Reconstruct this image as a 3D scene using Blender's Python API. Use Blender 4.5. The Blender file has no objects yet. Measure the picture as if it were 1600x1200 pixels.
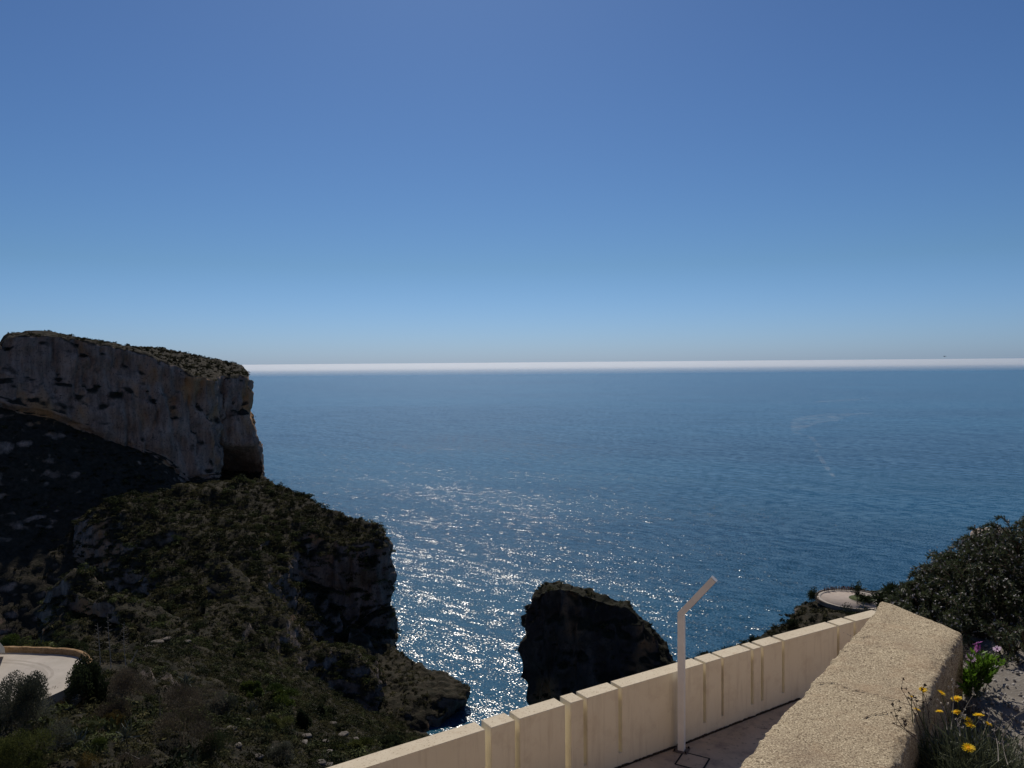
import bpy, bmesh, math, random
import numpy as np
from mathutils import Vector, Matrix, Euler
R = math.radians
rng = np.random.default_rng(7); random.seed(7)
sc = bpy.context.scene
C = sc.collection

# ------------------------------------------------------------------ camera
EYE = 150.0
cam = bpy.data.cameras.new('camera'); camo = bpy.data.objects.new('camera', cam); C.objects.link(camo)
cam.sensor_width = 36; cam.lens = 27.0; cam.clip_start = .1; cam.clip_end = 200000
camo.location = (0, 0, EYE)
PITCH, ROLL = -1.72, -0.47
camo.rotation_euler = (Matrix.Rotation(R(90+PITCH), 3, 'X') @ Matrix.Rotation(R(ROLL), 3, 'Z')).to_euler()
sc.camera = camo
M3 = np.array(camo.rotation_euler.to_matrix())

# ------------------------------------------------------------------ world, sun, exposure
SUN_EL, SUN_AZ = 47.0, -5.0          # degrees; azimuth from +Y towards +X
w = bpy.data.worlds.new('World'); sc.world = w; w.use_nodes = True
nt = w.node_tree; nt.nodes.clear()
wo = nt.nodes.new('ShaderNodeOutputWorld'); bg = nt.nodes.new('ShaderNodeBackground')
sky = nt.nodes.new('ShaderNodeTexSky'); sky.sky_type = 'NISHITA'; sky.sun_disc = False
sky.sun_elevation = R(SUN_EL); sky.sun_rotation = R(SUN_AZ); sky.altitude = 150
sky.air_density = 1.0; sky.dust_density = 0.5; sky.ozone_density = 2.0
hs = nt.nodes.new('ShaderNodeHueSaturation'); hs.inputs['Saturation'].default_value = 1.0; hs.inputs['Hue'].default_value = .5
tn = nt.nodes.new('ShaderNodeMix'); tn.data_type = 'RGBA'; tn.blend_type = 'MULTIPLY'; tn.inputs[0].default_value = 1; tn.inputs[7].default_value = (1, 1, 1, 1)
tc_ = nt.nodes.new('ShaderNodeTexCoord'); sz_ = nt.nodes.new('ShaderNodeSeparateXYZ'); rp_ = nt.nodes.new('ShaderNodeValToRGB')
nt.links.new(tc_.outputs['Generated'], sz_.inputs[0]); nt.links.new(sz_.outputs[2], rp_.inputs[0]); nt.links.new(rp_.outputs[0], tn.inputs[7])
e0, e1 = rp_.color_ramp.elements; e0.position = 0; e0.color = (.66, 1.0, 1.85, 1); e1.position = .55; e1.color = (.50, .74, 1.12, 1)
e2 = rp_.color_ramp.elements.new(.12); e2.color = (.55, .85, 1.22, 1)
nt.links.new(sky.outputs[0], hs.inputs['Color']); nt.links.new(hs.outputs[0], tn.inputs[6]); nt.links.new(tn.outputs[2], bg.inputs[0])
nt.links.new(bg.outputs[0], wo.inputs[0]); bg.inputs[1].default_value = 0.05
sun = bpy.data.lights.new('sun', 'SUN'); suno = bpy.data.objects.new('sun', sun); C.objects.link(suno)
sun.energy = 3.6; sun.angle = R(.55); sun.color = (1, .92, .81)
sd = Vector((math.sin(R(SUN_AZ))*math.cos(R(SUN_EL)), math.cos(R(SUN_AZ))*math.cos(R(SUN_EL)), math.sin(R(SUN_EL))))
suno.rotation_euler = sd.to_track_quat('Z', 'Y').to_euler()
sc.view_settings.view_transform = 'Standard'; sc.view_settings.look = 'None'
sc.view_settings.exposure = 0.0; sc.view_settings.gamma = 1.0
sc.cycles.max_bounces = 10; sc.cycles.volume_bounces = 8
sc.cycles.sample_clamp_indirect = 4

# ------------------------------------------------------------------ helpers
def ray(px, py):
    v = M3 @ np.array([(px-800)/1200, -(py-600)/1200, -1.0]); return v/v[1]
def U(px, py, d=None, z=None):
    """photo pixel -> world, at distance d (along +Y) or on the level z (relative to the eye)"""
    v = ray(px, py)
    if d is None: d = z/v[2]
    p = v*d; return np.array([p[0], p[1], p[2]+EYE])
def H(px, d, z):                     # column px, distance d, level z relative to the eye
    v = ray(px, 600); return np.array([v[0]*d, d, z+EYE])

def _h(ix, iy, iz, s):
    n = (ix.astype(np.int64)*374761393 + iy.astype(np.int64)*668265263 + iz.astype(np.int64)*2147483647 + s*974634777) & 0xffffffff
    n = ((n ^ (n >> 13))*1274126177) & 0xffffffff
    n = n ^ (n >> 16); return (n & 0xffff)/32767.5-1
def vnoise(p, s=0):
    i = np.floor(p).astype(np.int64); f = p-i; f = f*f*f*(f*(f*6-15)+10); r = 0
    for a in (0, 1):
        for b in (0, 1):
            for c in (0, 1):
                wt = (f[:, 0] if a else 1-f[:, 0])*(f[:, 1] if b else 1-f[:, 1])*(f[:, 2] if c else 1-f[:, 2])
                r = r + wt*_h(i[:, 0]+a, i[:, 1]+b, i[:, 2]+c, s)
    return r
def fbm(p, o=4, s=0, ridged=False):
    r = 0; a = 1; t = 0
    for k in range(o):
        v = vnoise(p*2**k+k*17.3, s+k)
        if ridged: v = 1-2*np.abs(v)
        r = r+a*v; t += a; a *= .5
    return r/t

def mesh_np(name, V, F, mats=None, parent=None, smooth=False, attr=None, midx=None, nv=4):
    """V (n,3), F (m,nv)"""
    V = np.ascontiguousarray(V, np.float32); F = np.ascontiguousarray(F, np.int32)
    me = bpy.data.meshes.new(name); me.vertices.add(len(V)); me.vertices.foreach_set('co', V.ravel())
    me.loops.add(F.size); me.loops.foreach_set('vertex_index', F.ravel())
    me.polygons.add(len(F)); me.polygons.foreach_set('loop_start', np.arange(0, F.size, F.shape[1], dtype=np.int32))
    me.polygons.foreach_set('loop_total', np.full(len(F), F.shape[1], np.int32))
    if smooth: me.polygons.foreach_set('use_smooth', np.ones(len(F), bool))
    me.update(calc_edges=True)
    if attr is not None:
        a = me.attributes.new('tint', 'FLOAT', 'POINT'); a.data.foreach_set('value', np.ascontiguousarray(attr, np.float32))
    o = bpy.data.objects.new(name, me); C.objects.link(o)
    for m in (mats if isinstance(mats, list) else [mats]):
        if m: me.materials.append(m)
    if midx is not None: me.polygons.foreach_set('material_index', np.ascontiguousarray(midx, np.int32))
    if parent is not None: o.parent = parent
    return o
def tag(o, label=None, cat=None, group=None, kind=None):
    if label: o['label'] = label
    if cat: o['category'] = cat
    if group: o['group'] = group
    if kind: o['kind'] = kind
    return o
def empty(name, loc, label, cat, group=None, rz=0):
    o = bpy.data.objects.new(name, None); C.objects.link(o); o.location = loc; o.rotation_euler = (0, 0, rz)
    return tag(o, label, cat, group)
def bm_obj(name, bm, mat, parent=None, smooth=False):
    me = bpy.data.meshes.new(name); bmesh.ops.recalc_face_normals(bm, faces=bm.faces); bm.to_mesh(me); bm.free()
    if smooth:
        for p in me.polygons: p.use_smooth = True
    me.materials.append(mat); o = bpy.data.objects.new(name, me); C.objects.link(o)
    if parent is not None: o.parent = parent
    return o
def prism(bm, poly, z0, z1, bev=0):
    """poly: list of (x,y); z0/z1 numbers or per-vertex lists"""
    n = len(poly); z0 = [z0]*n if np.isscalar(z0) else z0; z1 = [z1]*n if np.isscalar(z1) else z1
    a = [bm.verts.new((p[0], p[1], z0[i])) for i, p in enumerate(poly)]
    b = [bm.verts.new((p[0], p[1], z1[i])) for i, p in enumerate(poly)]
    fs = [bm.faces.new(a[::-1]), bm.faces.new(b)]
    for i in range(n): fs.append(bm.faces.new((a[i], a[(i+1) % n], b[(i+1) % n], b[i])))
    if bev:
        es = set(e for f in fs for e in f.edges)
        bmesh.ops.bevel(bm, geom=list(es), offset=bev, segments=2, affect='EDGES')
def tube_np(pts, rad, ns=6):
    """returns V,F quads of a tapering tube"""
    pts = np.array(pts, float); n = len(pts); rad = np.full(n, rad) if np.isscalar(rad) else np.array(rad)
    T = np.gradient(pts, axis=0); T /= np.linalg.norm(T, axis=1)[:, None]+1e-9
    ref = np.array([0, 0, 1.]) if abs(T[0][2]) < .9 else np.array([1., 0, 0])
    A = np.cross(T, ref); A /= np.linalg.norm(A, axis=1)[:, None]+1e-9; B = np.cross(T, A)
    th = np.arange(ns)*2*np.pi/ns
    V = pts[:, None]+rad[:, None, None]*(A[:, None]*np.cos(th)[None, :, None]+B[:, None]*np.sin(th)[None, :, None])
    F = []
    for i in range(n-1):
        for j in range(ns): F.append((i*ns+j, i*ns+(j+1) % ns, (i+1)*ns+(j+1) % ns, (i+1)*ns+j))
    F.append([0, 1, 2, 3] if ns >= 4 else [0, 1, 2, 2])
    return V.reshape(-1, 3), np.array(F)
def merge(parts):
    Vs, Fs, k = [], [], 0
    for V, F in parts: Vs.append(V); Fs.append(F+k); k += len(V)
    return np.vstack(Vs), np.vstack(Fs)

# ------------------------------------------------------------------ materials
def mat(name, col=(.5, .5, .5), rough=.8, spec=.3, var=None, bump=None, scale=5, col2=None, metal=0):
    m = bpy.data.materials.new(name); m.use_nodes = True; N = m.node_tree.nodes; L = m.node_tree.links
    b = N['Principled BSDF']; b.inputs['Base Color'].default_value = (*col, 1); b.inputs['Roughness'].default_value = rough
    b.inputs['Specular IOR Level'].default_value = spec; b.inputs['Metallic'].default_value = metal
    if col2 is not None:
        tc = N.new('ShaderNodeTexCoord'); n = N.new('ShaderNodeTexNoise'); n.inputs['Scale'].default_value = scale; n.inputs['Detail'].default_value = 6
        r = N.new('ShaderNodeValToRGB'); r.color_ramp.elements[0].position = .38; r.color_ramp.elements[1].position = .62
        r.color_ramp.elements[0].color = (*col, 1); r.color_ramp.elements[1].color = (*col2, 1)
        L.new(tc.outputs['Object'], n.inputs['Vector']); L.new(n.outputs[0], r.inputs[0]); L.new(r.outputs[0], b.inputs['Base Color'])
        if bump:
            n2 = N.new('ShaderNodeTexNoise'); n2.inputs['Scale'].default_value = scale*4; n2.inputs['Detail'].default_value = 4
            L.new(tc.outputs['Object'], n2.inputs['Vector'])
            bp = N.new('ShaderNodeBump'); bp.inputs['Strength'].default_value = bump; bp.inputs['Distance'].default_value = .3/scale
            L.new(n2.outputs[0], bp.inputs['Height']); L.new(bp.outputs[0], b.inputs['Normal'])
    return m
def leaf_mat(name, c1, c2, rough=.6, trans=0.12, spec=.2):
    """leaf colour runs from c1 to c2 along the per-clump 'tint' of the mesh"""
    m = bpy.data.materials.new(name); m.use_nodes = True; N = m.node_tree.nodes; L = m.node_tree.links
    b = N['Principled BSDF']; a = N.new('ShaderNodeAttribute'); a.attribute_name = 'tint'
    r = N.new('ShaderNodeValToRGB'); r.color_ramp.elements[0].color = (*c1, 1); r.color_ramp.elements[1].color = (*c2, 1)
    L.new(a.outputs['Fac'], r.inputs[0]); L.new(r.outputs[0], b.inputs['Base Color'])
    b.inputs['Roughness'].default_value = rough; b.inputs['Specular IOR Level'].default_value = spec
    if trans:
        t = N.new('ShaderNodeBsdfTranslucent'); L.new(r.outputs[0], t.inputs[0]); mx = N.new('ShaderNodeMixShader'); mx.inputs[0].default_value = trans
        L.new(b.outputs[0], mx.inputs[1]); L.new(t.outputs[0], mx.inputs[2]); L.new(mx.outputs[0], N['Material Output'].inputs[0])
    return m

def terrain_mat(name, rockA, rockB, soilA, soilB, lo=.50, hi=.68, streak=.35):
    m = bpy.data.materials.new(name); m.use_nodes = True; N = m.node_tree.nodes; L = m.node_tree.links
    b = N['Principled BSDF']; b.inputs['Roughness'].default_value = .95; b.inputs['Specular IOR Level'].default_value = .1
    g = N.new('ShaderNodeNewGeometry'); sep = N.new('ShaderNodeSeparateXYZ'); L.new(g.outputs['Normal'], sep.inputs[0])
    def noise(scale, vec=None, det=6, rough=.55):
        n = N.new('ShaderNodeTexNoise'); n.inputs['Scale'].default_value = scale; n.inputs['Detail'].default_value = det; n.inputs['Roughness'].default_value = rough
        L.new(vec or g.outputs['Position'], n.inputs['Vector']); return n.outputs[0]
    def mp(sc_):
        q = N.new('ShaderNodeMapping'); q.inputs['Scale'].default_value = sc_; L.new(g.outputs['Position'], q.inputs[0]); return q.outputs[0]
    def ramp(f, p0, p1, c0=(0, 0, 0), c1=(1, 1, 1)):
        r = N.new('ShaderNodeValToRGB'); r.color_ramp.elements[0].position = p0; r.color_ramp.elements[1].position = p1
        r.color_ramp.elements[0].color = (*c0, 1); r.color_ramp.elements[1].color = (*c1, 1); L.new(f, r.inputs[0]); return r.outputs[0]
    def mix(f, a, c, t='MIX'):
        x = N.new('ShaderNodeMix'); x.data_type = 'RGBA'; x.blend_type = t
        if isinstance(f, float): x.inputs[0].default_value = f
        else: L.new(f, x.inputs[0])
        for s, v in ((6, a), (7, c)):
            if isinstance(v, tuple): x.inputs[s].default_value = (*v, 1)
            else: L.new(v, x.inputs[s])
        return x.outputs[2]
    rock = ramp(noise(.09, det=8), .35, .65, rockA, rockB)
    # mineral streaks running down the face
    st = ramp(noise(1.0, mp((.35, .35, .03)), 5, .7), .42, .58)
    rock = mix(st, mix(min(1, streak*1.2), rock, (.05, .042, .038)), rock)
    och = ramp(noise(1.0, mp((.045, .045, .02)), 3), .54, .66)
    rock = mix(och, rock, mix(.7, rock, (.50, .26, .10)))
    pock = ramp(noise(.9, det=4, rough=.7), .36, .45)
    rock = mix(pock, mix(.6, rock, (.02, .02, .02)), rock)
    soil = ramp(noise(.35, det=8, rough=.7), .4, .66, soilA, soilB)
    ad = N.new('ShaderNodeMath'); ad.operation = 'MULTIPLY_ADD'; L.new(noise(.12, det=8, rough=.65), ad.inputs[0]); ad.inputs[1].default_value = .7; L.new(sep.outputs[2], ad.inputs[2])
    f = ramp(ad.outputs[0], lo+.22, hi+.25)
    L.new(mix(f, rock, soil), b.inputs['Base Color'])
    bp = N.new('ShaderNodeBump'); bp.inputs['Strength'].default_value = .8; bp.inputs['Distance'].default_value = 1.2
    L.new(noise(.55, det=8, rough=.7), bp.inputs['Height']); L.new(bp.outputs[0], b.inputs['Normal'])
    return m
M_cliff = terrain_mat('limestone_cliff', (.29, .20, .15), (.42, .315, .25), (.022, .021, .014), (.055, .045, .033))
M_hill = terrain_mat('scrub_hillside', (.16, .125, .105), (.30, .24, .20), (.016, .016, .010), (.055, .046, .032), .5, .72, .4)
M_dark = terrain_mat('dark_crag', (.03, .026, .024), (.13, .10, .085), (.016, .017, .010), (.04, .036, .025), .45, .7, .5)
M_leafhill = leaf_mat('maquis_leaves', (.013, .015, .008), (.13, .12, .055), .9, .2, .05)

# ------------------------------------------------------------------ sea
def sea():
    m = bpy.data.materials.new('sea_water'); m.use_nodes = True; N = m.node_tree.nodes; L = m.node_tree.links
    b = N['Principled BSDF']; b.inputs['IOR'].default_value = 1.333; b.inputs['Specular IOR Level'].default_value = .5
    g = N.new('ShaderNodeNewGeometry')
    ln = N.new('ShaderNodeVectorMath'); ln.operation = 'LENGTH'; L.new(g.outputs['Position'], ln.inputs[0])
    def mr(v, a, c, d, e, clamp=True):
        q = N.new('ShaderNodeMapRange'); q.inputs[1].default_value = a; q.inputs[2].default_value = c; q.inputs[3].default_value = d; q.inputs[4].default_value = e
        L.new(v, q.inputs[0]); return q.outputs[0]
    def layer(scale, amp, rot=-40, st=.45, det=2, rough=.6, off=0):
        q = N.new('ShaderNodeMapping'); q.vector_type = 'POINT'
        r0 = N.new('ShaderNodeVectorRotate'); r0.rotation_type = 'Z_AXIS'; r0.inputs['Angle'].default_value = R(-rot); L.new(g.outputs['Position'], r0.inputs[0])
        L.new(r0.outputs[0], q.inputs[0]); q.inputs['Scale'].default_value = (st/scale, 1/scale, 1); q.inputs['Location'].default_value = (off, off*2, 0)
        n = N.new('ShaderNodeTexNoise'); n.noise_dimensions = '2D'; n.inputs['Scale'].default_value = 1; n.inputs['Detail'].default_value = det; n.inputs['Roughness'].default_value = rough
        L.new(q.outputs[0], n.inputs['Vector'])
        s = N.new('ShaderNodeVectorMath'); s.operation = 'SUBTRACT'; L.new(n.outputs['Color'], s.inputs[0]); s.inputs[1].default_value = (.5, .5, .5)
        k = N.new('ShaderNodeVectorMath'); k.operation = 'SCALE'; L.new(s.outputs[0], k.inputs[0])
        if isinstance(amp, (int, float)): k.inputs[3].default_value = amp
        else: L.new(amp, k.inputs[3])
        return k.outputs[0], n.outputs[0]
    # gust patches make some water rougher than other
    _, gust = layer(120, 1, -25, .3, 4, .6, 3.1)
    ga = mr(gust, .35, .65, .70, 1.12)
    l1, _ = layer(.85, .95, -40, .55, 1, .6)
    sc1 = N.new('ShaderNodeVectorMath'); sc1.operation = 'SCALE'; L.new(l1, sc1.inputs[0]); L.new(ga, sc1.inputs[3])
    l2, _ = layer(5.0, .42, -36, .4, 1, .5, 11)
    l3, _ = layer(17, .22, -42, .16, 2, .5, 5)
    s1 = N.new('ShaderNodeVectorMath'); L.new(sc1.outputs[0], s1.inputs[0]); L.new(l2, s1.inputs[1])
    s2 = N.new('ShaderNodeVectorMath'); L.new(s1.outputs[0], s2.inputs[0]); L.new(l3, s2.inputs[1])
    k = N.new('ShaderNodeVectorMath'); k.operation = 'MULTIPLY'; L.new(s2.outputs[0], k.inputs[0]); k.inputs[1].default_value = (1, 1, 0)
    amp = mr(ln.outputs['Value'], 300, 3000, 1.08, .50)
    k2 = N.new('ShaderNodeVectorMath'); k2.operation = 'SCALE'; L.new(k.outputs[0], k2.inputs[0]); L.new(amp, k2.inputs[3])
    a = N.new('ShaderNodeVectorMath'); L.new(k2.outputs[0], a.inputs[0]); a.inputs[1].default_value = (0, 0, 1)
    nn = N.new('ShaderNodeVectorMath'); nn.operation = 'NORMALIZE'; L.new(a.outputs[0], nn.inputs[0]); L.new(nn.outputs[0], b.inputs['Normal'])
    b.inputs['Roughness'].default_value = .20
    r = N.new('ShaderNodeValToRGB'); r.color_ramp.elements[0].color = (.006, .048, .086, 1); r.color_ramp.elements[1].color = (.010, .072, .120, 1)
    r.color_ramp.elements[0].position = .4; r.color_ramp.elements[1].position = .62
    _, big = layer(400, 1, -10, .3, 3, .5, 7); L.new(big, r.inputs[0]); L.new(r.outputs[0], b.inputs['Base Color'])
    # grid fan out to the horizon
    xs = np.concatenate([-np.geomspace(90000, 200, 18), np.linspace(-150, 150, 4), np.geomspace(200, 90000, 18)])
    ys = np.concatenate([-np.geomspace(3000, 100, 5), np.linspace(0, 300, 4), np.geomspace(400, 70000, 24)])
    X, Y = np.meshgrid(xs, ys); V = np.stack([X.ravel(), Y.ravel(), 0*X.ravel()], 1)
    n, c = X.shape; F = [(i*c+j, i*c+j+1, (i+1)*c+j+1, (i+1)*c+j) for i in range(n-1) for j in range(c-1)]
    tag(mesh_np('sea', V, F, m), kind='structure')
sea()

# low white mist lying on the water far out
def mist():
    rows = [(8500, .02, .1), (13000, .02, 1.6), (19000, .02, 6), (28000, .02, 13), (30000, .02, 12), (68000, .02, 12)]
    V, F = [], []
    for d, z0, z1 in rows:
        W = max(d*.9, 20000)
        for x in (-W, W): V += [(x, d, z0), (x, d, z1)]
    n = len(rows)
    for i in range(n-1):
        a, b = i*4, i*4+4; F += [(a, a+2, b+2, b), (a+1, b+1, b+3, a+3), (a, b, b+1, a+1), (a+2, a+3, b+3, b+2)]
    F += [(0, 1, 3, 2), (4*n-4, 4*n-2, 4*n-1, 4*n-3)]
    m = bpy.data.materials.new('mist'); m.use_nodes = True; N = m.node_tree.nodes; N.remove(N['Principled BSDF'])
    v = N.new('ShaderNodeVolumePrincipled'); v.inputs['Density'].default_value = .0055; v.inputs['Color'].default_value = (.985, .995, 1, 1); v.inputs['Anisotropy'].default_value = .62
    m.node_tree.links.new(v.outputs[0], N['Material Output'].inputs['Volume'])
    o = tag(mesh_np('sea_mist', V, F, m), kind='stuff'); b_ = bmesh.new(); b_.from_mesh(o.data); bmesh.ops.recalc_face_normals(b_, faces=b_.faces); b_.to_mesh(o.data); b_.free()
mist()

# ------------------------------------------------------------------ terrain lofts
def loft(net, sp, name, m, seed=0, ampl=4.0, rib=2.5, fine=.8, cell=25., kind='structure', floor=-6, edge_keep=0):
    """net: rows of control points -> one displaced sheet"""
    P = np.array([[p if isinstance(p, np.ndarray) else U(*p) for p in row] for row in net], float)
    Rn, Cn = P.shape[:2]
    def dens(ax):
        D = np.linalg.norm(np.diff(P, axis=ax), axis=2); D = D.max(axis=1-ax) if ax == 0 else D.max(axis=0)
        D = np.linalg.norm(np.diff(P, axis=ax), axis=2).mean(axis=1-ax)
        t = [0.]
        for i, d in enumerate(D):
            n = max(2, int(d/sp)); t += list(i+np.arange(1, n+1)/n)
        return np.array(t)
    tr, tcn = dens(0), dens(1)
    def interp(A, t, ax):
        i = np.minimum(t.astype(int), A.shape[ax]-2); f = t-i; f = f*.6+.4*f*f*(3-2*f)
        A0 = np.take(A, i, ax); A1 = np.take(A, i+1, ax); s = [1, 1, 1]; s[ax] = len(t); f = f.reshape(s); return A0*(1-f)+A1*f
    G = interp(interp(P, tr, 0), tcn, 1)
    n, c = G.shape[:2]
    du = np.gradient(G, axis=1); dv = np.gradient(G, axis=0); nm = np.cross(du, dv); nm /= np.linalg.norm(nm, axis=2)[:, :, None]+1e-9
    # make normals face the camera side for consistency on the visible face
    mid = nm[n//2, c//2]; ctr = G[n//2, c//2]-np.array([0, 0, EYE])
    if np.dot(mid, ctr) > 0: nm = -nm
    V = G.reshape(-1, 3); Nn = nm.reshape(-1, 3)
    steep = np.clip(1.25-np.abs(Nn[:, 2])*1.6, .1, 1)
    d = ampl*fbm(V/cell, 4, seed, True)+ampl*.5*fbm(V/(cell*.4), 3, seed+9)
    q = V*np.array([1/6., 1/6., 1/34.])
    d += rib*steep*fbm(q, 4, seed+5, True)
    q2 = V*np.array([1/22., 1/22., 1/5.])          # ledges
    d += rib*.22*steep*fbm(q2, 3, seed+21)
    d += fine*fbm(V/2.6, 3, seed+31)
    wv = V+3*np.stack([vnoise(V/9, 71), vnoise(V/9, 72), vnoise(V/9, 73)], 1)
    n1 = vnoise(wv*np.array([1/9., 1/9., 1/75.]), seed+41); d -= rib*1.1*steep*np.clip(1-np.abs(n1)*9, 0, 1)
    n2 = vnoise(wv*np.array([1/30., 1/30., 1/8.]), seed+43); d -= rib*.2*steep*np.clip(1-np.abs(n2)*7, 0, 1)
    n3 = fbm(wv/np.array([7., 7., 17.]), 2, seed+45); d += fine*1.6*np.clip(n3*3, -1, 1)*steep          # blocky breaks
    V = V+Nn*d[:, None]; V[:, 2] = np.maximum(V[:, 2], floor)
    F = np.arange(n*c).reshape(n, c); F = np.stack([F[:-1, :-1], F[:-1, 1:], F[1:, 1:], F[1:, :-1]], -1).reshape(-1, 4)
    # orient up / camera
    a, b, e = V[F[:, 0]], V[F[:, 1]], V[F[:, 3]]; fn = np.cross(b-a, e-a)
    if fn[:, 2].sum() < 0: F = F[:, ::-1]; fn = -fn
    ar = np.linalg.norm(fn, axis=1); fn /= ar[:, None]+1e-9
    return V, F, fn, ar

SCR = []      # candidate places for scrub: centre, up-ness, size, tint bias
def scatter(V, F, fn, ar, dens, smin, smax, thr=.42, patch=20., pthr=-.15, seed=1, tint=0.):
    k = ar*dens*np.clip((fn[:, 2]-thr)*3, 0, 1)
    ctr = V[F].mean(1); k = k*(fbm(ctr/patch, 3, seed) > pthr)
    k = k*(ctr[:, 2] > 3)
    n = rng.poisson(k); idx = np.repeat(np.arange(len(F)), n)
    if not len(idx): return
    u = rng.random((len(idx), 2)); q = V[F[idx]]
    p = (q[:, 0]*(1-u[:, :1])+q[:, 1]*u[:, :1])*(1-u[:, 1:])+(q[:, 3]*(1-u[:, :1])+q[:, 2]*u[:, :1])*u[:, 1:]
    s = smin+(smax-smin)*rng.random(len(idx))**2.2
    t = np.clip(.35+.35*fbm(p/18., 2, seed+3)+.25*rng.standard_normal(len(idx))+tint, 0, 1)
    SCR.append((p, s, t))
def clump_proto(n, seed, flat=.75, leaf=.22):
    r = np.random.default_rng(seed); k = 5
    c = r.normal(size=(k, 3))*.42; c[:, 2] = np.abs(c[:, 2])*.6
    i = r.integers(0, k, n); d = r.normal(size=(n, 3)); d /= np.linalg.norm(d, axis=1)[:, None]; d[:, 2] = np.abs(d[:, 2])*.9-.15
    p = c[i]+d*(.42+.16*r.random((n, 1))); p[:, 2] *= flat
    t = r.normal(size=(n, 3)); t -= (t*d).sum(1)[:, None]*d*.6; t /= np.linalg.norm(t, axis=1)[:, None]; s = np.cross(t, d)
    L = leaf*(.6+.8*r.random((n, 1)))
    Q = np.stack([p-t*L, p+s*L*.7, p+t*L*1.1+d*L*.5, p-s*L*.6], 1)
    return Q.reshape(-1, 3)
PROTO = [clump_proto(56, s, .6+.1*(s % 4), .19) for s in range(8)]; PROTO_B = [clump_proto(190, s+30, .62+.08*(s % 4), .10) for s in range(8)]; PROTO_N = [clump_proto(84, s, .6+.1*(s % 4), .13) for s in range(8)]
def bake_scrub(name, S, m, protos=PROTO, kind='stuff'):
    p = np.vstack([s[0] for s in S]); sz = np.concatenate([s[1] for s in S]); t = np.concatenate([s[2] for s in S])
    out, at = [], []
    pid = rng.integers(0, len(protos), len(p)); ang = rng.random(len(p))*6.283
    for k, Q in enumerate(protos):
        j = np.where(pid == k)[0]
        ca, sa = np.cos(ang[j])[:, None], np.sin(ang[j])[:, None]
        x = Q[None, :, 0]*ca-Q[None, :, 1]*sa; y = Q[None, :, 0]*sa+Q[None, :, 1]*ca; z = np.repeat(Q[None, :, 2], len(j), 0)
        W = np.stack([x, y, z], -1)*sz[j][:, None, None]*(1+.25*rng.standard_normal((len(j), 1, 3)))+p[j][:, None]
        out.append(W.reshape(-1, 3)); lt = np.repeat(rng.random((len(j), Q.shape[0]//4)), 4, axis=1)
        at.append(np.clip(t[j][:, None]+.5*(lt-.5), 0, 1).ravel())
    V = np.vstack(out); F = np.arange(len(V)).reshape(-1, 4)
    return tag(mesh_np(name, V, F, m, attr=np.concatenate(at)), kind=kind)
def add_terrain(name, parts, m, kind='structure'):
    V, F = merge([(p[0], p[1]) for p in parts]); return tag(mesh_np(name, V, F, m, smooth=True), kind=kind)

# --- far cliff
ex = [-90, 0, 15, 70, 115, 200, 250, 300, 330, 346, 375, 386, 366]
dE = [425, 445, 448, 460, 470, 490, 500, 512, 524, 552, 560, 566, 690]
crest = [541, 538, 523, 521, 526, 542, 547, 556, 563, 566, 573, 584, 590]
edge = [545, 541, 528, 525, 530, 547, 562, 588, 597, 588, 590, 592, 600]
net = [
 [H(x, d+260, -158) for x, d in zip(ex, dE)],
 [H(x, d+190, -20) for x, d in zip(ex, dE)],
 [(x, y, d+(12 if i < 6 else 85 if i < 12 else 20)) for i, (x, y, d) in enumerate(zip(ex, crest, dE))],
 [(x, y, d) for x, y, d in zip(ex, edge, dE)],
 [(x, y, d-4) for x, y, d in zip([-90, 0, 17, 72, 118, 202, 252, 296, 328, 343, 376, 385, 366], [590, 590, 590, 590, 600, 615, 630, 660, 665, 640, 640, 640, 640], dE)],
 [(x, y, d-10) for x, y, d in zip([-90, 0, 20, 75, 120, 205, 252, 290, 331, 340, 380, 404, 372], [622, 626, 634, 642, 660, 692, 712, 746, 742, 690, 695, 692, 700], dE)],
 [(x, y, d) for x, y, d in zip([-90, 0, 20, 75, 120, 205, 252, 290, 331, 340, 385, 411, 378], [632, 634, 642, 650, 668, 700, 722, 754, 750, 735, 738, 738, 740], [418, 436, 440, 452, 462, 480, 488, 500, 512, 590, 588, 570, 700])],
 [(x, y, d) for x, y, d in zip([-90, 0, 20, 75, 120, 205, 252, 290, 331, 345, 385, 418, 385], [790, 795, 795, 800, 800, 800, 800, 800, 800, 800, 800, 800, 800], [375, 395, 398, 408, 414, 430, 438, 446, 455, 490, 500, 505, 640])],
 [(x, y, d) for x, y, d in zip([-90, 0, 20, 75, 120, 205, 252, 290, 331, 345, 385, 425, 400], [1010]*13, [330, 345, 348, 355, 360, 365, 370, 375, 380, 385, 390, 395, 560])],
 [(x, y, d) for x, y, d in zip([-90, 0, 20, 75, 120, 205, 252, 290, 331, 345, 385, 425, 400], [1080]*13, [250, 255, 260, 265, 270, 280, 290, 300, 320, 330, 350, 360, 500])],
]
cl = loft(net, 1.6, 'cliff', None, 11, 2.2, 3.2, 1.1, 30)
add_terrain('cliff', [cl], M_cliff)
scatter(*cl, .16, .7, 2.4, .66, 26, -.3, 4, -.32)

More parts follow.
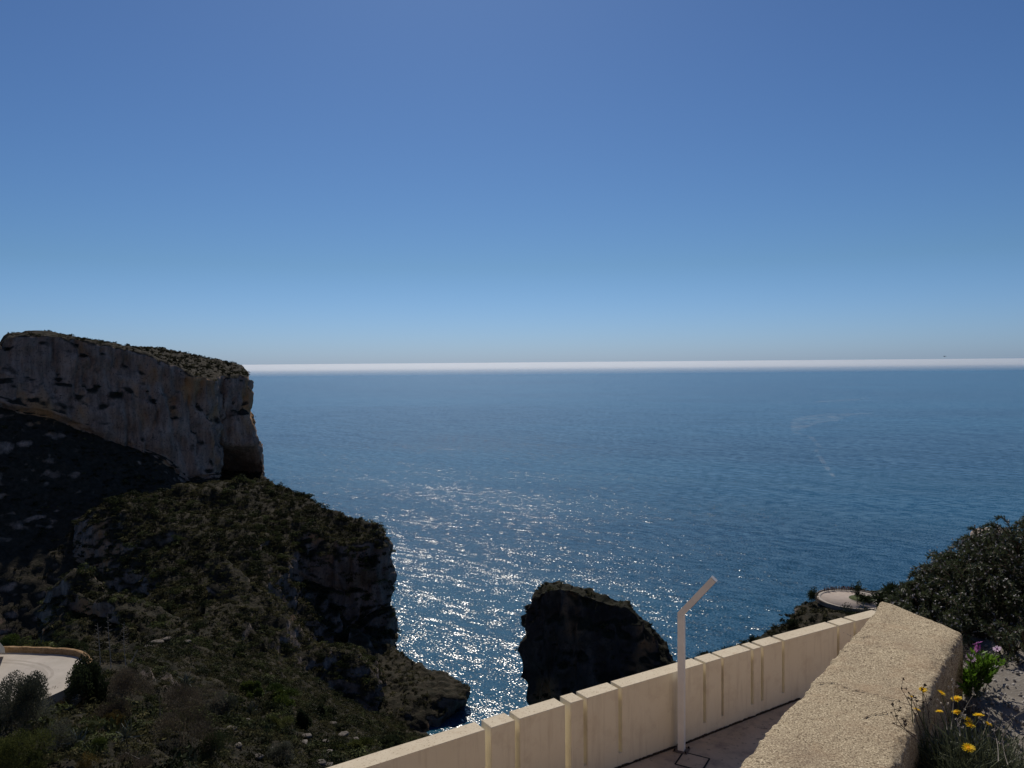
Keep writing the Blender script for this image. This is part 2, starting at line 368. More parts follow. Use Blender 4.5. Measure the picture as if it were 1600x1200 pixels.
# --- middle ridge falling to the sea
netB = [
 [H(x, d+110, -150) for x, d in zip([110, 152, 200, 262, 330, 420, 500, 560, 585, 560], [400, 405, 420, 440, 455, 470, 440, 425, 415, 520])],
 [(x, y, d) for x, y, d in zip([118, 152, 200, 262, 330, 420, 500, 558, 588, 556], [850, 803, 788, 776, 760, 754, 802, 815, 821, 836], [400, 405, 420, 440, 455, 470, 440, 425, 415, 480])],
 [(x, y, d) for x, y, d in zip([118, 150, 195, 262, 330, 412, 492, 548, 596, 560], [880, 822, 798, 795, 790, 800, 835, 850, 842, 860], [395, 398, 402, 418, 428, 428, 412, 406, 406, 480])],
 [(x, y, d) for x, y, d in zip([122, 165, 212, 270, 340, 400, 470, 540, 603, 575], [905, 885, 868, 860, 850, 868, 905, 925, 900, 900], [390, 388, 386, 385, 384, 372, 398, 402, 404, 480])],
 [(x, y, d) for x, y, d in zip([122, 190, 240, 290, 345, 400, 450, 530, 594, 570], [940, 930, 925, 920, 926, 940, 975, 995, 945, 950], [375, 368, 358, 350, 346, 340, 362, 388, 402, 470])],
 [(x, y, d) for x, y, d in zip([118, 200, 250, 300, 350, 400, 450, 520, 613, 580], [1010, 1000, 990, 990, 1000, 1010, 1035, 1060, 1022, 1030], [350, 330, 312, 300, 296, 300, 325, 360, 396, 450])],
 [(x, y, d) for x, y, d in zip([100, 200, 250, 300, 350, 400, 450, 520, 600, 600], [1120, 1110, 1100, 1100, 1110, 1120, 1130, 1130, 1080, 1060], [260, 240, 240, 240, 240, 250, 270, 320, 372, 430])],
]
B = loft(netB, 1.5, 'ridge', None, 3, 5.4, 3.6, 1.1, 30)
# --- spur with a rocky knob
netD = [
 [H(x, d+60, -150) for x, d in zip([340, 395, 450, 480, 520, 548, 575, 590, 606], [330, 330, 325, 322, 322, 325, 325, 322, 345])],
 [(x, y, d) for x, y, d in zip([330, 395, 450, 480, 520, 548, 575, 590, 606], [870, 915, 957, 1003, 1011, 1018, 1046, 1082, 1110], [335, 330, 325, 322, 322, 325, 325, 322, 345])],
 [(x, y, d) for x, y, d in zip([325, 380, 430, 470, 505, 538, 568, 584, 600], [930, 960, 1000, 1035, 1050, 1055, 1075, 1100, 1125], [320, 312, 308, 310, 313, 316, 318, 318, 338])],
 [(x, y, d) for x, y, d in zip([310, 370, 420, 460, 500, 530, 556, 575, 592], [1010, 1040, 1075, 1095, 1105, 1110, 1115, 1130, 1145], [275, 275, 280, 288, 300, 306, 311, 313, 330])],
 [H(x, d, z) for x, d, z in zip([310, 370, 420, 460, 500, 530, 556, 575, 592], [200, 210, 220, 240, 260, 280, 290, 300, 310], [-120, -130, -140, -150, -155, -155, -155, -155, -155])],
]
Dd = loft(netD, 1.3, 'spur', None, 40, 3.6, 2.6, .8, 18)
# --- low headland with the overhanging tip
netC = [
 [H(x, d, -157) for x, d in zip([545, 600, 618, 650, 690, 715, 724, 712], [400, 402, 400, 385, 372, 358, 350, 350])],
 [(x, y, d) for x, y, d in zip([545, 600, 616, 650, 690, 712, 727, 716], [985, 1008, 1020, 1041, 1055, 1066, 1078, 1085], [372, 374, 374, 356, 343, 336, 331, 345])],
 [(x, y, d) for x, y, d in zip([540, 580, 610, 645, 675, 702, 724, 710], [1050, 1058, 1070, 1078, 1086, 1092, 1096, 1098], [352, 345, 336, 329, 323, 320, 322, 340])],
 [(x, y, d) for x, y, d in zip([525, 565, 600, 640, 668, 690, 708, 700], [1110, 1112, 1115, 1118, 1120, 1115, 1108, 1105], [328, 320, 315, 312, 312, 315, 322, 340])],
 [(x, y, d) for x, y, d in zip([520, 560, 600, 640, 662, 678, 690, 690], [1130, 1138, 1142, 1146, 1148, 1143, 1130, 1120], [312, 308, 306, 306, 307, 311, 320, 335])],
 [H(x, d, -158) for x, d in zip([515, 560, 600, 640, 660, 674, 684, 688], [300, 298, 298, 300, 303, 308, 316, 330])],
]
Cc = loft(netC, 1.0, 'headland', None, 60, 2.4, 2.2, 1.0, 13)
# --- outcrop half way down on the left
netO = [
 [H(x, d+45, z) for x, d, z in zip([60, 100, 118, 150, 185, 250, 320, 370], [230]*8, [-120]*8)],
 [(x, y, d) for x, y, d in zip([60, 100, 116, 150, 185, 250, 320, 370], [960, 905, 895, 915, 935, 955, 985, 1010], [235, 236, 236, 234, 230, 225, 220, 220])],
 [(x, y, d) for x, y, d in zip([70, 104, 122, 150, 185, 245, 310, 360], [980, 930, 925, 940, 950, 975, 1000, 1030], [226, 228, 228, 225, 220, 212, 208, 206])],
 [(x, y, d) for x, y, d in zip([80, 112, 130, 156, 190, 245, 305, 350], [1000, 955, 958, 968, 975, 1000, 1025, 1055], [224, 226, 226, 223, 218, 203, 196, 192])],
 [(x, y, d) for x, y, d in zip([90, 122, 140, 165, 195, 245, 300, 340], [1040, 1020, 1020, 1025, 1030, 1040, 1060, 1080], [205, 205, 205, 203, 198, 185, 180, 178])],
 [H(x, d, -100) for x, d in zip([90, 122, 140, 165, 195, 245, 300, 340], [170]*8)],
]
Oo = loft(netO, 1.2, 'outcrop', None, 80, 2.8, 2.4, .8, 16)
# --- near slope below the road
netE = [
 [H(x, d+35, z) for x, d, z in zip([-120, 0, 125, 200, 235, 300, 400, 480, 560, 640, 740], [112, 110, 105, 112, 155, 215, 250, 272, 292, 300, 300], [-75, -75, -75, -85, -105, -130, -140, -150, -155, -156, -158])],
 [(x, y, d) for x, y, d in zip([-120, 0, 125, 200, 235, 300, 400, 480, 560, 640, 740], [1012, 1016, 1024, 1040, 1015, 1005, 1020, 1060, 1108, 1152, 1185], [112, 110, 105, 112, 150, 200, 240, 262, 282, 295, 295])],
 [(x, y, d) for x, y, d in zip([-120, 0, 140, 180, 235, 300, 400, 480, 560, 640, 740], [1036, 1036, 1050, 1060, 1045, 1040, 1055, 1092, 1130, 1170, 1200], [103, 102, 97, 92, 122, 160, 190, 205, 222, 235, 245])],
 [(x, y, d) for x, y, d in zip([-120, 0, 120, 170, 230, 290, 390, 480, 570, 650, 760], [1100, 1100, 1104, 1100, 1100, 1100, 1120, 1140, 1165, 1195, 1220], [87, 87, 85, 80, 92, 108, 122, 136, 150, 162, 172])],
 [(x, y, d) for x, y, d in zip([-120, 0, 100, 150, 200, 300, 400, 500, 600, 700, 820], [1200, 1200, 1200, 1200, 1200, 1200, 1200, 1205, 1215, 1240, 1270], [47, 47, 49, 51, 55, 63, 73, 86, 97, 107, 117])],
 [(x, y, d) for x, y, d in zip([-120, 0, 100, 150, 200, 300, 400, 500, 620, 760, 950], [1500, 1500, 1500, 1500, 1500, 1500, 1500, 1500, 1500, 1500, 1500], [24, 24, 24, 25, 26, 28, 30, 33, 37, 42, 50])],
]
Ee = loft(netE, .8, 'slope', None, 100, 1.6, 1.4, .45, 15)
add_terrain('hillside', [B, Dd, Cc, Oo, Ee], M_hill)
scatter(*B, .40, .45, 2.2, .2, 20, -.55, 5, 0)
scatter(*Dd, .42, .45, 1.8, .3, 20, -.4, 6, .1)
scatter(*Cc, .2, .6, 1.6, .42, 15, -.2, 7, .05)
scatter(*Oo, .35, .6, 1.8, .3, 15, -.3, 8, 0)
kE = Ee[0][Ee[1]].mean(1); kr = (kE[:, 0] < U(150, 1040, 90)[0]) & (kE[:, 1] > 77) & (kE[:, 1] < 99); EeS = (Ee[0], Ee[1][~kr], Ee[2][~kr], Ee[3][~kr])
bake_scrub('scrub', SCR, M_leafhill); SCR = []
scatter(*B, .022, 2.0, 4.4, .15, 30, -.35, 55, -.1); scatter(*Dd, .03, 1.6, 3.2, .15, 30, -.35, 56, -.1); scatter(*Oo, .04, 1.3, 2.6, .15, 30, -.35, 57, -.1); scatter(*EeS, .075, .9, 2.4, .1, 12, -.25, 58, -.12)
bake_scrub('scrub', SCR, leaf_mat('bushy_maquis_leaves', (.010, .014, .007), (.10, .115, .040), .85, .2, .08), PROTO_B); print('far clumps', sum(len(a[0]) for a in SCR)); SCR = []
scatter(*EeS, 1.1, .28, 1.05, .1, 9, -.7, 9, .05)

print('near clumps', sum(len(a[0]) for a in SCR)); bake_scrub('scrub', SCR, M_leafhill, PROTO_N); SCR = []
# --- right headland carrying the lookout
LZ = -88.0
gx = [1030, 1085, 1165, 1232, 1258, 1284, 1330, 1378, 1420, 1500, 1680]
netG = [
 [H(x, 345, -155) for x in gx],
 [(1030, 1090, 240), (1085, 1036, 245), (1165, 1004, 252), (1232, 972, 268), (1255, 946, 278), H(1284, 287, LZ-3.2), H(1330, 300, LZ-3.6), H(1378, 296, LZ-3.2), H(1420, 292, LZ-2.6), H(1500, 292, LZ-1), H(1680, 292, LZ-1)],
 [(1040, 1110, 234), (1095, 1055, 238), (1175, 1024, 245), (1240, 990, 256), (1266, 962, 266), H(1290, 266, LZ-1.2), H(1335, 260, LZ-1.2), H(1378, 258, LZ-1.2), H(1425, 260, LZ), H(1500, 260, LZ), H(1680, 260, LZ)],
 [(1050, 1150, 220), (1115, 1100, 224), (1190, 1070, 230), (1252, 1040, 238), (1280, 1020, 242), (1300, 1015, 245), (1340, 1010, 246), (1385, 1005, 246), (1435, 1000, 246), (1500, 1000, 246), (1680, 1000, 246)],
 [H(x, 185, -150) for x in gx],
]
Gg = loft(netG, 1.2, 'lookout_headland', None, 140, .9, 1.4, .5, 14)
add_terrain('lookout_headland', [Gg], M_hill)
k0 = Gg[0][Gg[1]].mean(1); ctrL = U(1330, 600, 278)
inring = ((k0[:, 0]-ctrL[0])**2+(k0[:, 1]-ctrL[1])**2 < 13.2**2) | ((k0[:, 0] > ctrL[0]+3) & (k0[:, 1] > 262) & (k0[:, 1] < 290))
Gs = (Gg[0], Gg[1][~inring], Gg[2][~inring], Gg[3][~inring])
scatter(*Gs, .22, .6, 2.0, .2, 12, -.6, 10, -.15)
bake_scrub('scrub', SCR, M_leafhill); 

# --- unseen pale hillside behind the viewpoint, added to bounce warm light into shade
vx = np.linspace(-420, 420, 60); vy = -np.geomspace(9, 330, 34); X, Y = np.meshgrid(vx, vy); Z = EYE-9+.55*(-Y-9)
Vb = np.stack([X.ravel(), Y.ravel(), Z.ravel()], 1); Vb[:, 2] += 3*fbm(Vb/25., 3, 900)*np.clip((-Vb[:, 1]-9)/20, 0, 1); n_, c_ = X.shape
tag(mesh_np('bounce_hillside', Vb, [(i*c_+j, (i+1)*c_+j, (i+1)*c_+j+1, i*c_+j+1) for i in range(n_-1) for j in range(c_-1)], terrain_mat('bounce_slope', (.46, .36, .26), (.58, .47, .35), (.42, .33, .23), (.56, .45, .33), .8, .95)), kind='structure')

# --- black crag standing in the sea
sx = [800, 826, 832, 850, 875, 893, 930, 960, 990, 1010, 1032, 1060, 1100]
netF = [
 [H(x, 360, -157) for x in [845, 845, 850, 860, 880, 900, 930, 960, 990, 1010, 1030, 1055, 1090]],
 [(x, y, d) for x, y, d in zip([836, 826, 836, 852, 875, 893, 928, 955, 985, 1003, 1030, 1056, 1080], [990, 948, 922, 908, 903, 908, 920, 928, 938, 962, 992, 1028, 1058], [338, 318, 312, 310, 310, 310, 305, 302, 300, 298, 294, 288, 285])],
 [(x, y, d) for x, y, d in zip([836, 821, 828, 848, 875, 898, 930, 958, 985, 1004, 1028, 1052, 1080], [1000, 950, 934, 924, 918, 922, 934, 944, 955, 974, 1005, 1040, 1075], [335, 310, 303, 299, 297, 298, 296, 294, 292, 292, 288, 282, 280])],
 [(x, y, d) for x, y, d in zip([840, 830, 835, 850, 875, 900, 930, 960, 990, 1005, 1030, 1052, 1080], [1040, 1000, 1000, 1000, 1000, 1000, 1010, 1015, 1020, 1030, 1045, 1065, 1095], [330, 308, 300, 296, 294, 294, 290, 288, 286, 284, 280, 276, 272])],
 [(x, y, d) for x, y, d in zip([845, 829, 832, 850, 875, 900, 930, 960, 990, 1005, 1030, 1052, 1080], [1110, 1095, 1100, 1110, 1110, 1110, 1110, 1110, 1110, 1110, 1110, 1110, 1130], [325, 306, 298, 293, 290, 288, 284, 280, 276, 274, 270, 266, 262])],
 [H(x, d, -157) for x, d in zip([850, 832, 834, 850, 875, 900, 930, 960, 990, 1005, 1030, 1052, 1080], [325, 308, 295, 285, 280, 275, 270, 260, 255, 250, 245, 240, 235])],
]
Ff = loft(netF, .9, 'crag', None, 200, 2.2, 3.0, 1.0, 11)
crag = empty('rock_crag', (float(U(920, 1100, 290)[0]), 290, 0), 'tall black rocky crag rising from the sea behind the cream wall', 'crag')
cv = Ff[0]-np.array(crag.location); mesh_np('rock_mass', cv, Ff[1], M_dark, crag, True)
SCR = []; scatter(*Ff, .15, .5, 1.6, .25, 12, -.4, 12, -.2)
o = bake_scrub('crag_scrub', SCR, M_leafhill, kind=None); o.parent = crag; o.location = -crag.location; o['kind'] = 'stuff'
# ------------------------------------------------------------------ cream parapet wall, path, lamp
ZT, ZB = -6.15, -7.65
def plaster(name, a, b_, sc1, sc2, bmp, rough=.9, dots=None):
    m = bpy.data.materials.new(name); m.use_nodes = True; N = m.node_tree.nodes; L = m.node_tree.links
    b = N['Principled BSDF']; b.inputs['Roughness'].default_value = rough; b.inputs['Specular IOR Level'].default_value = .15
    g = N.new('ShaderNodeNewGeometry')
    def noise(s, d=5, r=.6):
        n = N.new('ShaderNodeTexNoise'); n.inputs['Detail'].default_value = d; n.inputs['Roughness'].default_value = r
        if isinstance(s, tuple):
            q = N.new('ShaderNodeMapping'); q.inputs['Scale'].default_value = s; L.new(g.outputs['Position'], q.inputs[0]); L.new(q.outputs[0], n.inputs['Vector']); n.inputs['Scale'].default_value = 1
        else: n.inputs['Scale'].default_value = s; L.new(g.outputs['Position'], n.inputs['Vector'])
        return n.outputs[0]
    def ramp(f, p0, p1, c0, c1):
        r = N.new('ShaderNodeValToRGB'); r.color_ramp.elements[0].position = p0; r.color_ramp.elements[1].position = p1
        r.color_ramp.elements[0].color = (*c0, 1); r.color_ramp.elements[1].color = (*c1, 1); L.new(f, r.inputs[0]); return r.outputs[0]
    c = ramp(noise(sc1), .3, .7, a, b_)
    if dots:
        for sc_, p0, p1, col, f in dots:
            x = N.new('ShaderNodeMix'); x.data_type = 'RGBA'
            k = N.new('ShaderNodeMath'); k.operation = 'MULTIPLY'; L.new(ramp(noise(sc_, 4, .65), p0, p1, (0, 0, 0), (1, 1, 1)), k.inputs[0]); k.inputs[1].default_value = f
            L.new(k.outputs[0], x.inputs[0]); L.new(c, x.inputs[6]); x.inputs[7].default_value = (*col, 1); c = x.outputs[2]
    L.new(c, b.inputs['Base Color'])
    bp = N.new('ShaderNodeBump'); bp.inputs['Strength'].default_value = bmp; bp.inputs['Distance'].default_value = .6/sc2; L.new(noise(sc2, 5), bp.inputs['Height']); L.new(bp.outputs[0], b.inputs['Normal'])
    return m
M_face = plaster('cream_render', (.80, .72, .55), (.86, .79, .62), .8, 60, .15, dots=[(2.2, .52, .75, (.62, .52, .38), .55), (40, .66, .72, (.45, .36, .26), .5), ((7, 7, .6), .52, .72, (.55, .46, .33), .45)])
M_cap = plaster('weathered_cream_top', (.55, .47, .34), (.64, .56, .42), 3, 60, .3, dots=[(28, .58, .66, (.25, .17, .10), .75), (6, .55, .7, (.45, .35, .24), .6)])
M_path = plaster('path_concrete', (.58, .42, .26), (.72, .54, .35), 1.4, 30, .4, dots=[(9, .6, .7, (.16, .11, .085), .7), (2.5, .5, .7, (.34, .24, .18), .7)])
M_stainl = mat('dark_joint', (.03, .025, .02), .9)
fp = [(470, 1238), (570, 1200), (763, 1136), (808, 1120), (889, 1097), (915, 1089), (970, 1074), (1103, 1037), (1131, 1029), (1178, 1016), (1194, 1011.5), (1227, 1001), (1313, 978), (1345, 969), (1400, 953), (1460, 938)]
FP = np.array([U(x, y, z=ZT)[:2] for x, y in fp])
# keep it a gentle curve: fit y(x) with a low polynomial
cf = np.polyfit(FP[:, 0], FP[:, 1], 2)
def wpt(px):
    # point of the wall's front line under photo column px
    r = ray(px, 600); k = r[0]
    # x = k*y ; y = poly(x)
    lo, hi = 5., 60.
    f = lambda y: np.polyval(cf, k*y)-y
    ys = np.linspace(8, 40, 6400); v = f(ys); i = np.where(np.diff(np.sign(v)))[0]
    y = ys[i[0]] if len(i) else 20.
    return np.array([k*y, y])
def wnorm(p):
    s = np.polyval(np.polyder(cf), p[0]); n = np.array([-s, 1.]); return n/np.linalg.norm(n)
TH = .34
def zb(p): return ZB+.035*max(0, p[0]-3.5)
root = empty('parapet_wall', (*wpt(1000), EYE+ZB), 'cream rendered parapet wall of slotted blocks running behind the white lamp', 'wall')
rl = np.array(root.location)
seams = [(440, None)]
blocks = [(440, 753), (763, 800.5), (808, 880), (889, 909), (915, 964.5), (970, 1098.7), (1103, 1127.5), (1131, 1174), (1178, 1190), (1194, 1223.2), (1227, 1310), (1313.5, 1336), (1339.5, 1384), (1388, 1450)]
WG = bpy.data.materials  # noqa
def cap_and_face(bm, poly, z0, z1, segs=1):
    prism(bm, poly, z0, z1)
for a, b_ in blocks:
    pa, pb = wpt(a), wpt(b_); L_ = np.linalg.norm(pb-pa); n = max(1, int(L_/1.2))
    pxs = np.linspace(a, b_, n+1); fr = [wpt(x) for x in pxs]; bk = [p+wnorm(p)*TH for p in fr]
    bm = bmesh.new(); poly = [p-rl[:2] for p in fr]+[p-rl[:2] for p in bk[::-1]]
    base = [zb(p)-.8+EYE-rl[2] for p in fr]; base = base+base[::-1]
    prism(bm, poly, base, EYE+ZT-rl[2], .006)
    o = bm_obj('wall_block', bm, M_face, root); o.data.materials.append(M_cap)
    for p in o.data.polygons:
        if p.normal.z > .9: p.material_index = 1
pxs = np.linspace(440, 1450, 26); fr = [wpt(x)+wnorm(wpt(x))*.004 for x in pxs]; bk = [p+wnorm(p)*(TH-.008) for p in fr]
bm = bmesh.new(); n = len(fr)
for i in range(n-1):
    q = [fr[i], fr[i+1], bk[i+1], bk[i]]; zz = [zb(fr[i]), zb(fr[i+1]), zb(fr[i+1]), zb(fr[i])]
    a = [bm.verts.new((p[0]-rl[0], p[1]-rl[1], z-.8+EYE-rl[2])) for p, z in zip(q, zz)]
    c = [bm.verts.new((p[0]-rl[0], p[1]-rl[1], z+.258+EYE-rl[2])) for p, z in zip(q, zz)]
    bm.faces.new(c); bm.faces.new((a[0], a[1], c[1], c[0])); bm.faces.new((a[2], a[3], c[3], c[2]))
bmesh.ops.remove_doubles(bm, verts=bm.verts, dist=.0005)
bm_obj('plinth', bm, M_face, root)

# path between the parapet and the near wall
NW0, NWD = np.array([.640, 2.22]), np.array([.606, .7955])     # left top edge of the near wall
NWN = np.array([NWD[1], -NWD[0]]); NWT = .375; NWL = 2.0     # to its right; thickness; far end
zN = -1.2
def nw(t, s): return NW0+NWD*t+NWN*s
V, F = [], []
ts = np.linspace(440, 1450, 30)
for x in ts:
    p = wpt(x); q = np.array([p[0]+6*.58, p[1]-6*.8])
    for k in range(7):
        e = p+(q-p)*k/6.+wnorm(p)*(.02 if k == 0 else 0); V.append((e[0], e[1], EYE+zb(p)-.002*k))
for i in range(len(ts)-1):
    for k in range(6): F.append((i*7+k, i*7+k+1, i*7+k+8, i*7+k+7))
tag(mesh_np('path', V, F, M_path), kind='structure')
# dark weedy joint at the foot of the parapet
rag = []
for x in np.arange(900, 1250, 1.3):
    p = wpt(x)-wnorm(wpt(x))*.012; h = .012+.03*random.random(); wd = .03+.05*random.random()
    bmz = EYE+zb(p)+.003
    rag.append((np.array([[p[0]-wd, p[1]-.03-wd*.3, bmz], [p[0]+wd, p[1]-.02+wd*.4, bmz], [p[0]+wd*.5, p[1], bmz+h], [p[0]-wd*.5, p[1], bmz+h*.7]]), np.array([[0, 1, 2, 3]])))
V, F = merge(rag); tag(mesh_np('joint_moss', V, F, mat('joint_moss', (.05, .035, .02), .95)), kind='stuff')
# bank under the parapet, down to the scrub slope
pk = [wpt(x) for x in np.linspace(440, 1450, 14)]
V, F = [], []
for p in pk:
    n = wnorm(p)
    for d, z in ((TH-.02, -.35), (TH+1.0, -.9), (TH+4, -4), (TH+14, -14), (TH+34, -36), (TH+75, -70)):
        e = p+n*d; V.append((e[0], e[1], EYE+ZB+z))
for i in range(len(pk)-1):
    for k in range(5): F.append((i*6+k, i*6+k+6, i*6+k+7, i*6+k+1))
tag(mesh_np('bank', V, F, M_hill), kind='structure')

# lamp
M_lamp = mat('lamp_white', (.86, .84, .80), .45, .4, col2=(.78, .76, .72), scale=3)
lb = U(1065, 1172, z=ZB-zb([3.5, 0])+zb([3.6, 0])); lz = EYE+ZB+.005
lamp = empty('street_lamp', (lb[0], lb[1], lz), 'square white post lamp with a raised angled arm beside the cream wall', 'street lamp', rz=R(-28))
dl = lb[1]; PH = (1172-953)/1200*dl*1.0; s = .061
bm = bmesh.new()
sec = lambda c, ax, up: [bm.verts.new(Vector(c)+ax*a+up*b) for a, b in ((-s, -s), (s, -s), (s, s), (-s, s))]
X_, Y_, Z_ = Vector((1, 0, 0)), Vector((0, 1, 0)), Vector((0, 0, 1))
AL = .98; ang = R(50); dr = Vector((math.cos(ang), 0, math.sin(ang)))
k_ = s*math.tan((R(90)-ang)/2)
r0 = [bm.verts.new((x, y, .01)) for x, y in ((-s, -s), (s, -s), (s, s), (-s, s))]
r1 = [bm.verts.new((x, y, PH+(-x)*math.tan((R(90)-ang)/2))) for x, y in ((-s, -s), (s, -s), (s, s), (-s, s))]
def bridge(a, b):
    for i in range(4): bm.faces.new((a[i], a[(i+1) % 4], b[(i+1) % 4], b[i]))
bridge(r0, r1); bm.faces.new(r0[::-1]); bm.faces.new(r1)
bm_obj('post', bm, M_lamp, lamp)
bm = bmesh.new()
r1 = [bm.verts.new((x, y, .002+PH+(-x)*math.tan((R(90)-ang)/2))) for x, y in ((-s, -s), (s, -s), (s, s), (-s, s))]
up = Vector((-math.sin(ang), 0, math.cos(ang))); end = Vector((0, 0, PH))+dr*AL
r2 = [bm.verts.new(end+up*(-x)+Y_*y) for x, y in ((-s, -s), (s, -s), (s, s), (-s, s))]
bridge(r1, r2); bm.faces.new(r1[::-1]); bm.faces.new(r2)
arm = bm_obj('arm', bm, M_lamp, lamp)
bm = bmesh.new(); c0 = Vector((0, 0, PH))+dr*.22; c1 = Vector((0, 0, PH))+dr*(AL-.03)
q = [c+up*u_+Y_*y for c in (c0, c1) for u_ in (-s-.006, -s+.004) for y in (-.045, .045)]
bvs = [bm.verts.new(x) for x in q]
for f in ((0, 1, 3, 2), (4, 6, 7, 5), (0, 4, 5, 1), (2, 3, 7, 6), (0, 2, 6, 4), (1, 5, 7, 3)): bm.faces.new([bvs[i] for i in f])
bm_obj('light_strip', bm, mat('light_diffuser', (.30, .24, .20), .4), arm)
bm = bmesh.new(); e1 = end+dr*.012
q = [c+up*u_+Y_*y for c in (end+dr*.001, e1) for u_ in (-s-.006, s+.006) for y in (-s-.006, s+.006)]
bvs = [bm.verts.new(x) for x in q]
for f in ((0, 1, 3, 2), (4, 6, 7, 5), (0, 4, 5, 1), (2, 3, 7, 6), (0, 2, 6, 4), (1, 5, 7, 3)): bm.faces.new([bvs[i] for i in f])
bm_obj('end_cap', bm, mat('cap_grey', (.45, .45, .46), .5), arm)
bm = bmesh.new(); prism(bm, [(-.14, -.14), (.14, -.14), (.14, .14), (-.14, .14)], 0, .012, .002)
bp_ = bm_obj('base_plate', bm, mat('plate_metal', (.20, .15, .12), .6, col2=(.12, .09, .07), scale=20), lamp)
for x, y in ((-.11, -.11), (.11, -.11), (.11, .11), (-.11, .11)):
    bm = bmesh.new(); bmesh.ops.create_cone(bm, cap_ends=True, segments=6, radius1=.02, radius2=.018, depth=.03, matrix=Matrix.Translation((x, y, .028)))
    bm_obj('bolt', bm, M_stainl, bp_)
# square access cover set in the path
c = U(1082, 1190, z=ZB); cover = empty('access_cover', (c[0], c[1], EYE+ZB+.0), 'square concrete access cover with dark joint in front of the lamp base', 'access cover', rz=R(-30))
bm = bmesh.new(); h = .26
for i in range(4):
    a = i*math.pi/2; p = [Vector((x, y, 0)) for x, y in ((-h, h-.02), (h, h-.02), (h, h+.012), (-h, h+.012))]
    p = [Matrix.Rotation(a, 3, 'Z') @ v for v in p]; prism(bm, [(v.x, v.y) for v in p], .004, .008)
bm_obj('frame', bm, M_stainl, cover)
bm = bmesh.new(); prism(bm, [(-h+.02, -h+.02), (h-.02, -h+.02), (h-.02, h-.02), (-h+.02, h-.02)], .002, .006); bm_obj('lid', bm, M_path, cover)

# ------------------------------------------------------------------ near rough wall
M_rough = plaster('rough_old_render', (.30, .235, .155), (.41, .335, .22), 4, 210, .9, 1, dots=[(190, .51, .58, (.72, .61, .42), .85), (150, .54, .58, (.11, .08, .05), .85), (30, .60, .68, (.18, .13, .085), .6), (6, .50, .66, (.34, .24, .15), .5), (2.2, .52, .64, (.26, .20, .14), .45)])
def rough_wall():
    # cross-section walked round the top, along the length, with eroded arrises and small pits
    sec = []
    for s_, z in [(0, -6.4), (0, -4), (0, -2), (0, -1), (0, -.5), (0, -.25)]: sec.append((s_, z))
    for k in range(5): sec.append((0, -.25+.22*(k+1)/5.))
    for k in range(1, 5): a = R(90*k/5); sec.append((.02-.02*math.cos(a), -.02+.02*math.sin(a)))
    for k in range(0, 62): sec.append((.02+(NWT-.042)*k/61., 0))
    for k in range(1, 6): a = R(90*k/6); sec.append((NWT-.022+.022*math.sin(a), -.022+.022*math.cos(a)))
    for k in range(0, 26): sec.append((NWT, -.04-.50*k/25.))
    S = np.array(sec); t = np.concatenate([np.linspace(-1.6, -.55, 30), np.linspace(-.54, NWL, 420)])
    T, K = np.meshgrid(t, np.arange(len(S)), indexing='ij'); s_ = S[K, 0]; z = S[K, 1]
    bulge = (z > -.7)
    P = np.stack([NW0[0]+NWD[0]*T+NWN[0]*s_, NW0[1]+NWD[1]*T+NWN[1]*s_, z], -1).reshape(-1, 3)
    n1 = fbm(P/.35, 3, 301); n2 = fbm(P/.06, 3, 302); n3 = fbm(P/.012, 2, 303)
    edge = np.exp(-(s_.ravel()/.03)**2)+np.exp(-((s_.ravel()-NWT)/.035)**2)*.8
    top = (z.ravel() > -.02)
    dz = .005*n1+.002*n2+.0016*n3-edge*(.003+.016*np.abs(fbm(P/.035, 3, 310))+.024*np.clip(fbm(P/.13, 2, 311), 0, 1))
    P[:, 2] += np.where(z.ravel() > -.3, dz, 0)
    side = np.where(s_.ravel() < .03, -1, np.where(s_.ravel() > NWT-.03, 1, 0))
    ds = (.012*fbm(P/.25, 3, 320)+.009*fbm(P/.045, 3, 321)+.003*n3)*side
    # worn belly of the inner face: render has fallen away low down
    low = np.clip((-z.ravel()-.10)/.16, 0, 1)*(side > 0); ds -= low*(.035+.03*fbm(P/.2, 2, 330))
    P[:, 0] += NWN[0]*ds; P[:, 1] += NWN[1]*ds
    # broken far end
    endk = np.clip((T.ravel()-(NWL-.06))/.06, 0, 1); P[:, 2] -= endk**2*.05
    # far end recedes to the right (cut slantwise)
    cut = np.clip((T.ravel()-(NWL-1.0)), 0, 1)*(.28*(s_.ravel()/NWT)); P[:, 0] -= NWD[0]*cut; P[:, 1] -= NWD[1]*cut
    P[:, 2] += EYE+zN
    m_, c_ = T.shape; I = np.arange(m_*c_).reshape(m_, c_); F = np.stack([I[:-1, :-1], I[1:, :-1], I[1:, 1:], I[:-1, 1:]], -1).reshape(-1, 4)
    # end cap
    e = I[-1]; nv = len(P); cen = P[e].mean(0)
    P = np.vstack([P, P[e]-np.array([NWD[0], NWD[1], 0])*.0, cen[None]])
    F = np.vstack([F, np.array([(e[i], e[i+1], nv+len(e), nv+len(e)) for i in range(len(e)-1)])[:, [0, 1, 2, 2]]]) if False else F
    # close the far end with a skirt dropping straight down
    low_ = P[e].copy(); low_[:, 2] = np.minimum(low_[:, 2], EYE-1.9); base = len(P); P = np.vstack([P, low_])
    F = np.vstack([F, np.array([(e[i], base+i, base+i+1, e[i+1]) for i in range(len(e)-1)])])
    o = mesh_np('retaining_wall', P, F[:, ::-1], M_rough, smooth=False)
    return tag(o, 'thick old wall with rough cracked sandy top in the right foreground', 'wall')
rough_wall()
